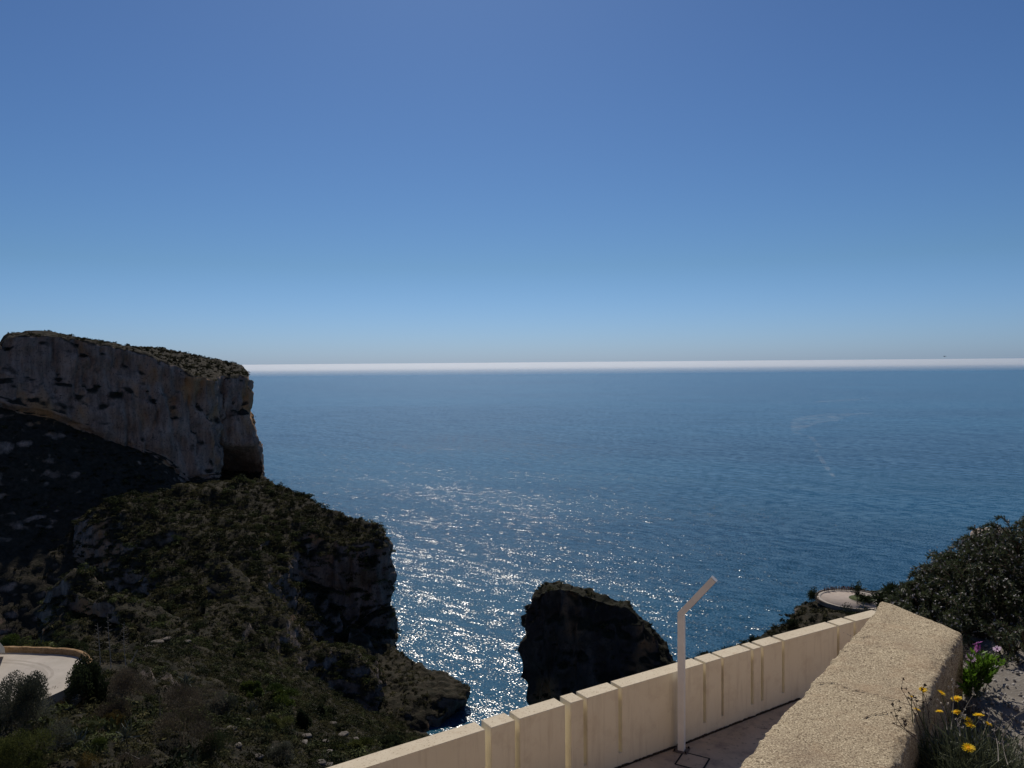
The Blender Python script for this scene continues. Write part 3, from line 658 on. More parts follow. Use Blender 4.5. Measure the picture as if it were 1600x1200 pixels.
# cracks in the render
M_crack = mat('crack_shadow', (.12, .09, .06), 1); RW = bpy.data.objects['retaining_wall']
def crack(pxs, w_):
    pts = [U(x, y, z=zN+.0045) for x, y in pxs]; P = []
    for a, b_ in zip(pts[:-1], pts[1:]):
        for f in np.linspace(0, 1, 8)[:-1]: P.append(a*(1-f)+b_*f+np.array([random.gauss(0, .003), random.gauss(0, .005), 0]))
    P = np.array(P); V = []
    for i, p in enumerate(P):
        ww = w_*(.3+.7*random.random())*(1 if 0 < i < len(P)-1 else .1); V += [p+np.array([-.2*ww, ww, 0]), p-np.array([-.2*ww, ww, 0])]
    return np.array(V), np.array([(2*i, 2*i+2, 2*i+3, 2*i+1) for i in range(len(P)-1)])

for c_ in ([(1262, 1068), (1285, 1066), (1305, 1068), (1330, 1076), (1360, 1083), (1392, 1092), (1412, 1094)], [(1345, 1122), (1370, 1115), (1392, 1111)], [(1315, 988), (1330, 993), (1352, 995), (1362, 992)]):
    V, F = crack(c_, .0032); o = mesh_np('crack', V, F, M_crack, RW)

# ------------------------------------------------------------------ gravelly ground behind it
M_gravel = plaster('gravelly_soil', (.14, .125, .105), (.25, .225, .195), 6, 90, .8, 1, dots=[(70, .55, .62, (.26, .245, .22), .8), (90, .36, .44, (.03, .025, .02), .0)])
def ground():
    t = np.linspace(-2.2, 6.5, 150); s_ = np.linspace(0, 1, 110)**1.4*6+NWT-.08
    T, S_ = np.meshgrid(t, s_, indexing='ij'); x = NW0[0]+NWD[0]*T+NWN[0]*S_; y = NW0[1]+NWD[1]*T+NWN[1]*S_
    P = np.stack([x.ravel(), y.ravel(), 0*x.ravel()], 1)
    z = -1.56+.05*fbm(P/.5, 3, 401)+.025*fbm(P/.12, 3, 402)+.012*fbm(P/.04, 2, 403)+.06*np.clip((S_.ravel()-NWT)/1.2, 0, 1)
    z += .10*np.clip((T.ravel()-1.2)/1.5, 0, 1)
    z -= .8*np.clip((T.ravel()-4.2)/1.5, 0, 1)**1.5
    P[:, 2] = EYE+z; n, c = T.shape; I = np.arange(n*c).reshape(n, c); F = np.stack([I[:-1, :-1], I[:-1, 1:], I[1:, 1:], I[1:, :-1]], -1).reshape(-1, 4)
    tag(mesh_np('ground', P, F[:, ::-1], M_gravel), kind='structure'); return P
GP = ground()
def gz(x, y):
    i = np.argmin((GP[:, 0]-x)**2+(GP[:, 1]-y)**2); return GP[i, 2]
def G(px, py):
    """photo pixel -> point on the terrace soil"""
    p = U(px, py, z=-1.5)
    for _ in range(4): p = U(px, py, z=gz(p[0], p[1])-EYE)
    return p
# loose stones
def stones(n):
    r = np.random.default_rng(5); ico = bmesh.new(); bmesh.ops.create_icosphere(ico, subdivisions=1, radius=1)
    V0 = np.array([v.co[:] for v in ico.verts]); F0 = np.array([[l.index for l in f.verts] for f in ico.faces]); ico.free()
    P, Fs, k = [], [], 0
    for _ in range(n):
        t, s_ = r.uniform(-1, 2.6), NWT+.02+r.uniform(0, 2.4)
        x, y = NW0[0]+NWD[0]*t+NWN[0]*s_, NW0[1]+NWD[1]*t+NWN[1]*s_; q = .0028+.010*r.random()**3
        V = V0*(1+.25*r.standard_normal((len(V0), 1)))*q*np.array([1+.5*r.random(), 1, .6+.3*r.random()])
        V = V@np.array(Euler(r.random(3)*6).to_matrix()); P.append(V+np.array([x, y, gz(x, y)+.002])); Fs.append(F0+k); k += len(V0)
    tag(mesh_np('gravel', np.vstack(P), np.vstack(Fs), mat('gravel_stone', (.17, .155, .14), .9, .2, col2=(.42, .40, .37), scale=30)), kind='stuff')
stones(12000)

# ------------------------------------------------------------------ plants near the camera
def leaf_quads(P, D, L, W, bend=0., r=None, cup=0.):
    """P base, D unit direction -> narrow leaf of two quads"""
    r = r or np.random.default_rng(1); n = len(P); L = np.broadcast_to(np.asarray(L, float), (n,))[:, None]; W = np.broadcast_to(np.asarray(W, float), (n,))[:, None]
    q = r.normal(size=(n, 3)); S_ = np.cross(D, q); S_ /= np.linalg.norm(S_, axis=1)[:, None]+1e-9; Nn = np.cross(S_, D)
    m_ = P+D*L*.55+Nn*L*.06; e = P+D*L+Nn*L*bend
    V = np.stack([P-S_*W*.15, P+S_*W*.15, m_+S_*W*.5, m_-S_*W*.5, e+S_*W*.08, e-S_*W*.08], 1).reshape(-1, 3)
    b0 = np.arange(n)[:, None]*6; F = np.concatenate([b0+np.array([[0, 1, 2, 3]]), b0+np.array([[3, 2, 4, 5]])], 0)
    return V, F
def unit(v): return v/(np.linalg.norm(v, axis=-1, keepdims=True)+1e-9)
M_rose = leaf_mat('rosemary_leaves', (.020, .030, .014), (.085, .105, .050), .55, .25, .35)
M_twig = mat('woody_twig', (.10, .075, .055), .9)
M_seed = mat('pale_dry_flower', (.42, .40, .38), .9)
def arching_bush(name, label, c, rx, ry, h, nb, seed, lean=(0, 0), leafL=.024, m=M_rose, seeds=True, cat='bush'):
    r = np.random.default_rng(seed); root = empty(name, c, label, cat)
    LP, LD, LT, tubes, SP = [], [], [], [], []
    for b in range(nb):
        a = r.uniform(0, 6.283); rad = math.sqrt(r.random()); b0 = np.array([math.cos(a)*rx*rad*.6, math.sin(a)*ry*rad*.6, 0])
        out = np.array([math.cos(a)*rx, math.sin(a)*ry, 0])*(.35+.75*rad)+np.array([lean[0], lean[1], 0])*r.random()
        hh = h*(1.05-.45*rad**2)*(.75+.5*r.random()); u = np.linspace(0, 1, 14)[:, None]
        sway = r.normal(size=3)*.05*h
        p = b0*(1-u)+(b0*.4+out)*u + np.array([0, 0, 1])*hh*(1.75*u-.85*u**2.2)*.98 + sway*np.sin(u*4)
        hook = r.random()*.12*h; p[:, 2] -= hook*(np.clip(u[:, 0]-.75, 0, 1)*4)**2
        tubes.append(tube_np(p, np.linspace(.006, .0015, 14)*1.2, 4))
        d = np.gradient(p, axis=0); d = unit(d); nl = int(135*(.7+.6*r.random()))
        k = .25+.75*r.random(nl)**.75; i = np.minimum((k*13).astype(int), 12); f = (k*13-i)[:, None]
        pp = p[i]*(1-f)+p[i+1]*f; dd = d[i]; q = unit(r.normal(size=(nl, 3))); q = unit(q-(q*dd).sum(1)[:, None]*dd)
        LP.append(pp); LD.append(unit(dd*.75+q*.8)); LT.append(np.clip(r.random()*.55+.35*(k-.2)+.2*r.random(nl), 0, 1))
        if seeds and r.random() < .8:
            j = r.integers(4, 14, 8); SP.append(p[np.minimum(j, 13)]+r.normal(size=(8, 3))*.012)
    P, D, T = np.vstack(LP), np.vstack(LD), np.concatenate(LT)
    V, F = leaf_quads(P, D, leafL*(.6+.8*r.random(len(P))), leafL*.22, 0, r)
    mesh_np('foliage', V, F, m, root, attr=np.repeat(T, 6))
    V, F = merge(tubes); mesh_np('branches', V, F, M_twig, root)
    if SP:
        S_ = np.vstack(SP); n = len(S_); V, F = leaf_quads(np.repeat(S_, 4, 0), unit(r.normal(size=(n*4, 3))), .009, .008, 0, r); o = mesh_np('dry_flowers', V, F, M_seed, root); o['kind'] = 'stuff'
    return root
def GP_(px, py): p = G(px, py); return tuple(p)
def at(px, py, d): return tuple(U(px, py, d))
arching_bush('rosemary_bush', 'biggest dark rosemary bush with arching sprigs in front of the pale stone', at(1612, 1000, 4.5), .44, .45, .60, 380, 21, (-.05, -.1))
arching_bush('rosemary_bush', 'rosemary bush cut off by the right edge of the picture beside the pale stone', at(1660, 1000, 4.6), .5, .5, .66, 260, 22, (-.1, -.1))
arching_bush('rosemary_bush', 'low dark bush spilling over the far end of the rough wall', at(1452, 985, 4.3), .17, .2, .26, 110, 23, (-.12, -.22))
arching_bush('rosemary_bush', 'shaded rosemary growth right of the pink daisies', at(1600, 1060, 3.9), .36, .3, .30, 150, 24, (0, -.1), seeds=True)
arching_bush('rosemary_bush', 'middle-sized dark sprawling bush between the wall end and the biggest bush', at(1530, 995, 4.4), .30, .3, .44, 210, 26, (-.06, -.12))
arching_bush('juniper_bush', 'small dense bush of needle foliage just beyond the wall end', at(1416, 985, 6.4), .10, .14, .34, 110, 25, (-.12, 0), .045, leaf_mat('juniper_leaves', (.018, .028, .014), (.05, .07, .03), .6, .15), False)
def rock(name, label, c, sz, seed, m, group=None, rz=0, sub=3, cat='boulder'):
    bm = bmesh.new(); bmesh.ops.create_icosphere(bm, subdivisions=sub, radius=1)
    V = np.array([v.co[:] for v in bm.verts]); F = [[l.index for l in f.verts] for f in bm.faces]; bm.free()
    V = np.sign(V)*np.abs(V)**.6; V *= (1+.28*fbm(V*1.1+seed, 3, seed, True)+.10*fbm(V*4+seed, 3, seed+1))[:, None]; V *= np.array(sz)
    o = mesh_np(name, V, np.array(F), m); o.location = c; o.rotation_euler[2] = rz; return tag(o, label, cat, group)
M_stone = mat('pale_limestone', (.36, .29, .24), .95, .1, col2=(.52, .44, .37), scale=9, bump=.5)
M_stoneS = mat('hillside_limestone', (.07, .062, .055), .95, .1, col2=(.17, .15, .13), scale=2, bump=.5)
rock('boulder', 'pale pinkish stone peeping out above the big rosemary bush', at(1552, 846, 5.6), (.12, .10, .085), 5, M_stone)

# daisies with fleshy light green leaves
M_daisyleaf = leaf_mat('daisy_leaves', (.035, .085, .008), (.16, .30, .03), .5, .35, .3)
M_pink = leaf_mat('pink_petals', (.50, .14, .46), (.50, .14, .46), .6, .4, .2); M_pale = leaf_mat('pale_pink_petals', (.80, .60, .76), (.80, .60, .76), .6, .4, .2)
M_yel = leaf_mat('yellow_petals', (.95, .66, .01), (.95, .66, .01), .6, .45, .2); M_cent = mat('flower_centre', (.20, .06, .18), .8); M_ycent = mat('orange_centre', (.75, .36, .01), .8)
M_stem = mat('green_stem', (.06, .08, .035), .8)
def flower(kind, parent, p, base, rad, m, mc, tilt, seed, npet=16, rows=1):
    """a flower head on its stem; parts under one Empty at head height"""
    r = np.random.default_rng(seed); fl = parent
    n = npet*rows; a = np.arange(n)*2*np.pi/npet+r.normal(0, .06, n); row = np.repeat(np.arange(rows), npet)
    D = np.stack([np.cos(a), np.sin(a), .10+.42*row+0*a+r.normal(0, .06, n)], 1); D = unit(D)
    V0 = []; L = rad*(1-.28*row)*(.9+.2*r.random(n)); W = L*(.30 if rows == 1 else .24)
    S_ = np.stack([-np.sin(a), np.cos(a), 0*a], 1)
    c_ = D*rad*.12; V = np.stack([c_-S_*W[:, None]*.2, c_+S_*W[:, None]*.2, D*L[:, None]*.7+S_*W[:, None]*.5, D*L[:, None]*.7-S_*W[:, None]*.5, D*L[:, None]+S_*W[:, None]*.22, D*L[:, None]-S_*W[:, None]*.22], 1).reshape(-1, 3)
    b0 = np.arange(n)[:, None]*6; F = np.concatenate([b0+np.array([[0, 1, 2, 3]]), b0+np.array([[3, 2, 4, 5]])], 0)
    Rm = np.array(Euler((tilt[0], tilt[1], r.random()*6), 'XYZ').to_matrix()); V = V@Rm.T
    o = mesh_np('petals', V+p, F, m, fl)
    bm = bmesh.new(); bmesh.ops.create_uvsphere(bm, u_segments=10, v_segments=6, radius=rad*.27); bmesh.ops.scale(bm, vec=(1, 1, .5), verts=bm.verts)
    bmesh.ops.transform(bm, matrix=Matrix.Translation(p+Rm@np.array([0, 0, rad*.08])) @ Matrix(Rm.tolist()).to_4x4(), verts=bm.verts); bm_obj('flower_centre', bm, mc, fl, True)
    u = np.linspace(0, 1, 8)[:, None]; q = base*(1-u)+p*u+np.array([r.normal(0, .012), r.normal(0, .012), 0])*np.sin(u*3.14)
    V, F = tube_np(q, .0016, 4); mesh_np('stem', V, F, M_stem, fl)
def hz(p): return np.array(p)
dc = np.array(G(1520, 1085))
dz_ = empty('daisy_plant', tuple(dc), 'leafy bright green daisy clump with pink and white flowers beside the wall', 'flowering plant')
r = np.random.default_rng(77); LP, LD, LT = [], [], []; tb = []
for (px, py, n) in [(1515, 1062, 16), (1500, 1048, 10), (1540, 1042, 13), (1552, 1030, 9), (1530, 1022, 7), (1512, 1075, 8)]:
    for k in range(n):
        e = U(px+r.normal(0, 9), py+r.normal(0, 7), dc[1]+r.normal(0, .05))-dc; b0 = np.array([r.normal(0, .02), r.normal(0, .02), 0])
        u = np.linspace(0, 1, 6)[:, None]; p = b0*(1-u)+e*u; tb.append(tube_np(p, .0018, 4)); d = unit(e-b0)
        m_ = 22; q = unit(r.normal(size=(m_, 3))); f = .55+.45*r.random(m_)[:, None]; LP.append(b0*(1-f)+e*f); LD.append(unit(d*.7+q*.8+np.array([0, 0, .35]))); LT.append(np.clip(f[:, 0]*1.6-.9+.3*r.random(m_), 0, 1))
P, D, T = np.vstack(LP), np.vstack(LD), np.concatenate(LT); V, F = leaf_quads(P, D, .026*(.7+.6*r.random(len(P))), .011, .1, r)
mesh_np('foliage', V, F, M_daisyleaf, dz_, attr=np.repeat(T, 6)); V, F = merge(tb); mesh_np('stems', V, F, M_stem, dz_)
for px, py, rad, m, tl, sd_ in [(1528, 1005, .022, M_pink, (.5, .1), 1), (1528, 1013, .019, M_pink, (1.0, -.2), 2), (1558, 1014, .018, M_pale, (.25, .5), 3), (1517, 1028, .022, M_pale, (.2, -.6), 4)]:
    p = U(px, py, dc[1]-.03)-dc; flower('d', dz_, p, np.array([p[0]*.4, 0, .03]), rad, m, M_cent, tl, sd_, 14)
# thin-leaved grassy tuft with yellow hawkbits
M_grass = leaf_mat('wiry_leaves', (.028, .036, .018), (.14, .16, .09), .6, .25, .3)
def wiry(name, label, c, rx, h, n, seed, m=M_grass, cat='plant', W=.0028, fol='foliage'):
    r = np.random.default_rng(seed); root = empty(name, c, label, cat); LP, LD, LL, LT = [], [], [], []
    a = r.uniform(0, 6.283, n); rad = np.sqrt(r.random(n))*rx; p = np.stack([np.cos(a)*rad, np.sin(a)*rad, r.random(n)*h*.75*(1-(rad/rx)**2*.6)], 1)
    D = unit(np.stack([np.cos(a)*.6*rad/rx, np.sin(a)*.6*rad/rx, .5+0*a], 1)+r.normal(size=(n, 3))*.42)
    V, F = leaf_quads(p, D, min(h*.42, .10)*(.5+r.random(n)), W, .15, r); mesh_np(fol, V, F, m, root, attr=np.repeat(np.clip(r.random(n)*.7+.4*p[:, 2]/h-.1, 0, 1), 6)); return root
hc = np.array([1.50, 2.47, 0]); hc[2] = gz(hc[0], hc[1])
hk = wiry('hawkbit_plant', 'wiry green tuft crowned with yellow flowers against the rough wall', tuple(hc), .20, .40, 6500, 31, W=.0034)
V, F = [], []
for px, py, rad, tl, dd, rows in [(1442, 1078, .0135, (.8, .3), 0, 2), (1424, 1089, .0115, (.9, -.2), .02, 2), (1432, 1109, .0135, (.7, 0), 0, 2), (1471, 1083, .015, (.35, -.9), .05, 2), (1495, 1092, .0185, (.7, .1), .05, 3),
                                (1468, 1112, .0135, (.5, 0), .02, 2), (1495, 1113, .0155, (.55, 0), .03, 3), (1511, 1124, .017, (.5, .2), .0, 3), (1515, 1133, .017, (.55, 0), -.02, 3), (1529, 1118, .0185, (.6, 0), .02, 3), (1544, 1131, .0125, (.6, .2), 0, 2), (1513, 1169, .019, (.9, 0), -.12, 3)]:
    p = U(px, py, hc[1]+.03+dd)-hc
    tl = (tl[0]*.45, tl[1]*.6); flower('h', hk, p, np.array([p[0]*.6, p[1]*.4, .15]), rad, M_yel, M_ycent, tl, int(px), 18, rows)
# pale seed heads and bare dark stalks leaning over the wall
def sprigs(label, pts, seed, m, head, c):
    root = empty('dry_sprig', c, label, 'dry plant'); r = np.random.default_rng(seed)
    for (x0, y0, d0, x1, y1, d1) in pts:
        a, b_ = U(x0, y0, d0), U(x1, y1, d1); u = np.linspace(0, 1, 9)[:, None]; p = a*(1-u)+b_*u+np.array([.012, 0, .01])*np.sin(u*3.1)*r.normal()-np.array(c)
        tb = [tube_np(p, np.linspace(.0016, .0008, 9), 4)]; hd = []
        for k in range(5):
            j = r.integers(4, 9); e = p[j]+r.normal(size=3)*.014+np.array([0, 0, .012]); tb.append(tube_np(np.array([p[j], (p[j]+e)/2, e]), .0007, 4)); hd.append(e)
        hd.append(p[-1]); V, F = merge(tb); st = mesh_np('stalk', V, F, m, root)
        for e in hd:
            V, F = leaf_quads(np.repeat(e[None], 7, 0), unit(r.normal(size=(7, 3))+np.array([0, 0, .6])), .006, .0045, 0, r); mesh_np('seed_head', V, F, head, st)
    return root
M_dkstalk = mat('dark_stalk', (.06, .042, .035), .9); M_fluff = mat('pale_seed', (.45, .41, .35), .9)
d_ = hc[1]
sprigs('bare dark stalks leaning left over the rough wall top', [(1432, 1150, d_-.05, 1396, 1100, d_-.06), (1440, 1150, d_-.05, 1408, 1076, d_-.02), (1445, 1140, d_, 1421, 1083, d_), (1436, 1160, d_-.1, 1395, 1130, d_-.1), (1452, 1130, d_, 1440, 1078, d_)], 41, M_dkstalk, M_dkstalk, tuple(G(1440, 1185)))
sprigs('pale dry stalks with seed heads among the yellow flowers', [(1480, 1140, d_, 1470, 1098, d_+.05), (1486, 1140, d_, 1489, 1072, d_+.1), (1500, 1130, d_+.1, 1521, 1085, d_+.15), (1530, 1165, d_, 1548, 1108, d_+.1), (1560, 1190, d_-.2, 1552, 1140, d_), (1500, 1150, d_-.05, 1494, 1124, d_), (1545, 1150, d_, 1600, 1110, d_+.1), (1575, 1195, d_-.2, 1566, 1150, d_-.1)], 42, mat('grey_stalk', (.20, .18, .15), .9), M_fluff, tuple(G(1510, 1160)))
wiry('grass_tuft', 'sparse green tuft at the right edge on the gravel', GP_(1596, 1178), .07, .07, 260, 51)
wiry('grass_tuft', 'small leafy tuft right of the yellow flowers', GP_(1546, 1150), .05, .05, 240, 52)
wiry('grass_tuft', 'dry grey tuft below the daisy clump', GP_(1500, 1120), .08, .07, 420, 53, leaf_mat('dry_grass', (.06, .05, .04), (.24, .21, .17), .8, .1))
wiry('grass_tuft', 'dark dead twiggy tuft under the rosemary beside the wall', GP_(1515, 1040), .12, .10, 500, 54, leaf_mat('dead_twigs', (.05, .042, .036), (.2, .18, .16), .8, .05))
# ------------------------------------------------------------------ finding the hillside under a photo pixel
from mathutils.bvhtree import BVHTree
BV = BVHTree.FromPolygons([v.tolist() for v in np.vstack([Ee[0], Oo[0]*1.0])], [f.tolist() for f in np.vstack([Ee[1], Oo[1]+len(Ee[0])])])
def T_(px, py, dflt=80):
    h = BV.ray_cast(Vector((0, 0, EYE)), Vector(ray(px, py)).normalized())[0]
    return np.array(h) if h is not None else U(px, py, dflt)
def drop(x, y, dz=0):
    h = BV.ray_cast(Vector((x, y, EYE+60)), Vector((0, 0, -1)))[0]
    return np.array(h)+np.array([0, 0, dz]) if h is not None else None

# ------------------------------------------------------------------ hairpin road on the left
RZ = -34.4
M_road = plaster('pale_concrete_road', (.36, .325, .275), (.45, .405, .35), .35, 9, .2, dots=[(.12, .5, .7, (.26, .22, .19), .55), (1.6, .6, .7, (.22, .18, .16), .4)])
def flat(name, pts, z, m, th=2.6, kind='structure'):
    P = [U(x, y, z=z) for x, y in pts]; bm = bmesh.new(); prism(bm, [(p[0], p[1]) for p in P], EYE+z-th, EYE+z)
    o = bm_obj(name, bm, m); return tag(o, kind=kind)
flat('road', [(-90, 1019), (0, 1019), (60, 1020), (95, 1021), (120, 1025), (135, 1033), (137, 1045), (122, 1062), (100, 1078), (60, 1096), (0, 1104), (-90, 1104)], RZ, M_road)
# worn darker tyre arc
V = []
arc = [(-60, 1036), (-20, 1034), (10, 1035), (32, 1037), (50, 1040), (64, 1045), (72, 1052), (72, 1059), (62, 1067), (48, 1074), (30, 1080)]
for o_, ww in ((0, .22), (1.6, .16)):
    pts = [U(x+o_*6, y-o_*2.2, z=RZ+.006+.001*o_) for x, y in arc]; V = []
    for i, p in enumerate(pts):
        t = unit(pts[min(i+1, len(pts)-1)]-pts[max(i-1, 0)]); n = np.array([-t[1], t[0], 0])*ww; V += [p+n, p-n]
    tag(mesh_np('road_marking', V, [(2*i, 2*i+2, 2*i+3, 2*i+1) for i in range(len(pts)-1)], plaster('tyre_worn_concrete', (.29, .26, .22), (.37, .33, .28), .8, 9, .1)), kind='structure')
M_ochre = plaster('ochre_stone', (.19, .115, .055), (.30, .20, .11), 1.6, 8, .8, 1, dots=[(3, .55, .65, (.14, .08, .04), .7), (5, .56, .7, (.50, .40, .28), .5)])
def stone_wall(name, label, pts, h, th, m):
    P = np.array(pts); L_ = np.concatenate([[0], np.cumsum(np.linalg.norm(np.diff(P[:, :2], axis=0), axis=1))]); n = int(L_[-1]/.45)
    s_ = np.linspace(0, L_[-1], n); Q = np.stack([np.interp(s_, L_, P[:, k]) for k in range(3)], 1)
    t = unit(np.gradient(Q[:, :2], axis=0)); nn = np.stack([-t[:, 1], t[:, 0]], 1); prof = [(-th/2, -1), (-th/2, h*.5), (-th/2*.95, h), (0, h*1.06), (th/2*.95, h), (th/2, h*.5), (th/2, -1)]
    V = np.array([[q[0]+k[0]*a, q[1]+k[1]*a, q[2]+z] for q, k in zip(Q, nn) for a, z in prof]); V += .05*np.stack([vnoise(V/.7, 5), vnoise(V/.7, 6), vnoise(V/.9, 7)], 1)
    c = len(prof); F = [(i*c+j, i*c+j+1, (i+1)*c+j+1, (i+1)*c+j) for i in range(n-1) for j in range(c-1)]; F += [(0, 1, 5, 6), (1, 2, 4, 5), ((n-1)*c, (n-1)*c+1, (n-1)*c+5, (n-1)*c+6), ((n-1)*c+1, (n-1)*c+2, (n-1)*c+4, (n-1)*c+5)]
    return tag(mesh_np(name, V, F, m), label, 'wall')
stone_wall('stone_wall', 'low ochre stone wall curving round the pale hairpin road', [U(x, y, z=RZ) for x, y in [(-90, 1019.5), (8, 1018.5), (40, 1019), (75, 1020.5), (100, 1021.5), (120, 1024), (134, 1030), (141, 1037), (139, 1046)]], .62, .5, M_ochre)
e = U(0, 1016, 88)
bm = bmesh.new(); v0 = [U(x, y, d) for d in (86, 90) for x, y in ((-40, 978), (-6, 997), (7, 1012), (8, 1020), (-40, 1020))]
bv = [bm.verts.new(v) for v in v0]; bm.faces.new(bv[:5]); bm.faces.new(bv[:4:-1])
for i in range(5): bm.faces.new((bv[i], bv[(i+1) % 5], bv[5+(i+1) % 5], bv[5+i]))
tag(bm_obj('wall_end', bm, M_face), 'sloping cream wall end at the left edge above the hairpin road', 'wall')

# ------------------------------------------------------------------ individual shrubs on the near slope
LM = {'grey': leaf_mat('grey_green_leaves', (0.045, 0.050, 0.036), (0.158, 0.158, 0.120), .8, .28, .05), 'green': leaf_mat('fresh_green_leaves', (0.033, 0.054, 0.012), (0.128, 0.158, 0.033), .7, .15, .1),
      'olive': leaf_mat('olive_leaves', (0.045, 0.054, 0.015), (0.120, 0.128, 0.038), .8, .28, .05), 'dark': leaf_mat('dark_green_leaves', (0.015, 0.021, 0.011), (0.060, 0.075, 0.033), .8, .25, .05),
      'brown': leaf_mat('brownish_leaves', (0.045, 0.036, 0.027), (0.143, 0.117, 0.083), .8, .25, .05), 'gold': leaf_mat('golden_leaves', (0.05, 0.040, 0.014), (0.22, 0.155, 0.045), .8, .15, .05)}
def shrub(name, label, c, rx, h, kind, seed, n=2600, leaf=.09, upright=.5, cat='bush', lumps=9, group=None):
    r = np.random.default_rng(seed); root = empty(name, tuple(c), label, cat, group)
    k = np.stack([r.normal(size=lumps)*.40, r.normal(size=lumps)*.40, -.02+.72*r.random(lumps)], 1); kr = .26+.20*r.random(lumps)
    i = r.integers(0, lumps, n); d = unit(r.normal(size=(n, 3))); d[:, 2] = np.where(d[:, 2] < -.3, -d[:, 2], d[:, 2]); rad = kr[i]*(1.08-.7*r.random(n)**1.3)
    p = k[i]+d*rad[:, None]; ok = p[:, 2] > .02; p = p[ok]; d = d[ok]; i = i[ok]; n = len(p)
    p = p*np.array([rx, rx, h]); D = unit(d*.8+np.array([0, 0, upright])+r.normal(size=(n, 3))*.5)
    V, F = leaf_quads(p, D, leaf*(.6+1.1*r.random(n)**2), leaf*.65, .1, r)
    t = np.clip(.4+.22*r.normal(size=lumps)[i]+.3*(r.random(n)-.5), 0, 1)
    mesh_np('foliage', V, F, LM[kind], root, attr=np.repeat(t, 6))
    tb = [tube_np(np.array([[0, 0, -.3*h], kk*np.array([rx*.5, rx*.5, h*.6]), kk*np.array([rx, rx, h*1.05])]), np.array([.022, .014, .005])*min(1.5, h), 4) for kk in k]
    V, F = merge(tb); mesh_np('branches', V, F, M_twig, root); return root
for label, px, py, w_, h_, d, kind, sd_, n, lf, up_ in [
  ('large loose grey-green bush at the left edge in front of the pale road', 38, 1150, 112, 112, 60, 'grey', 1, 6500, .10, .7),
  ('round dark green bush at the left edge on the pale road', -2, 1048, 36, 34, 83, 'green', 2, 2600, .07, .3),
  ('dense olive round bush in the bottom left corner', 30, 1215, 100, 72, 49, 'olive', 3, 5200, .07, .3),
  ('tall dark upright bush at the right end of the pale road', 134, 1108, 74, 82, 76, 'dark', 4, 4200, .13, 1.2),
  ('bush with golden tips below the pale road', 92, 1112, 62, 40, 70, 'gold', 5, 2600, .07, .4),
  ('big brownish bush right of the tall dark upright bush', 188, 1125, 84, 78, 70, 'brown', 6, 4200, .09, .6),
  ('small golden-brown bush under the brownish ones', 172, 1148, 38, 38, 62, 'gold', 7, 1500, .07, .6),
  ('wide dark grey-brown bush left of the slope centre', 282, 1166, 124, 78, 70, 'brown', 8, 5600, .08, .5),
  ('dark bush in the bottom gap between the grey bushes', 330, 1196, 76, 52, 66, 'dark', 9, 3000, .08, .5),
  ('green bush behind the ochre wall at the far left', 14, 1019, 56, 26, 98, 'green', 10, 1700, .10, .3),
  ('small green bush behind the middle of the ochre wall', 62, 1019, 48, 16, 98, 'olive', 11, 1200, .10, .3),
  ('dark round bush behind the bend of the ochre wall', 114, 1023, 44, 26, 98, 'dark', 12, 1700, .10, .3),
  ('near-black round bush alone on the rocky slope', 472, 1142, 25, 34, 130, 'dark', 13, 1500, .12, .2),
  ('smaller near-black bush up and right of the round one', 503, 1122, 20, 22, 145, 'dark', 14, 1000, .12, .2),
  ('bright green bush in the middle of the near slope', 398, 1090, 30, 28, 125, 'green', 15, 1500, .13, .3),
  ('wide low green bush right of the bright green one', 438, 1102, 56, 22, 128, 'green', 16, 1900, .12, .3),
  ('grey bush left of the blade-leaved plant', 348, 1118, 44, 40, 100, 'grey', 17, 1800, .10, .5),
  ('grey-green bush above the spiky rosette', 92, 1170, 58, 46, 54, 'grey', 18, 2400, .06, .5),
  ('low green bush right of the spiky rosette', 160, 1176, 44, 30, 56, 'green', 19, 1600, .06, .4),
  ('golden-tipped little bush at the bottom right of the rosette', 140, 1205, 40, 30, 52, 'gold', 20, 1200, .05, .5),
  ('brown-grey bush at the bottom between the rosette and the stones', 215, 1205, 60, 40, 54, 'brown', 21, 2200, .06, .5),
  ('green bush at the bottom near the start of the cream wall', 560, 1180, 48, 24, 118, 'olive', 22, 1600, .10, .3),
  ('dark green bush just above the start of the cream wall', 612, 1168, 40, 22, 150, 'dark', 23, 1200, .12, .3),
  ('grey scrubby bush at the bottom centre of the slope', 436, 1196, 52, 34, 78, 'grey', 24, 2000, .07, .4),
  ('olive bush left of the near-black round bush', 425, 1142, 40, 24, 108, 'olive', 25, 1400, .09, .4)]:
    c = T_(px, py); c = c if abs(c[1]-d) < d*.35 else U(px, py, d); d = c[1]; s_ = d/1200.
    shrub('shrub', label, c, w_*s_*.55, h_*s_*.98, kind, 500+sd_, int(n*3), lf*1.25*max(.8, d/75.), up_)

# blade-leaved plants
M_blade = leaf_mat('grey_blades', (.035, .045, .03), (.11, .12, .09), .6, .1, .3)
def rosette(label, c, L, n, seed, flatness=.5):
    r = np.random.default_rng(seed); root = empty('agave', tuple(c), label, 'agave'); a = np.arange(n)*2.399; el = np.linspace(.15, 1.35, n)*(.6+flatness)
    D = unit(np.stack([np.cos(a)*np.cos(el), np.sin(a)*np.cos(el), np.sin(el)], 1))
    for i in range(n):
        V, F = leaf_quads(np.zeros((1, 3)), D[i:i+1], L*(.8+.4*r.random()), L*.10, -.22, r); mesh_np('leaf', V, F, M_blade, root, attr=np.full(6, r.random()))
    return root
rosette('spiky grey-green rosette in the bottom left scrub', T_(118, 1172, 54)+np.array([0, 0, .15]), 1.25, 34, 61)
rosette('pale spiky rosette right of the dead stick', T_(290, 1076, 100)+np.array([0, 0, .3]), 2.0, 26, 62)
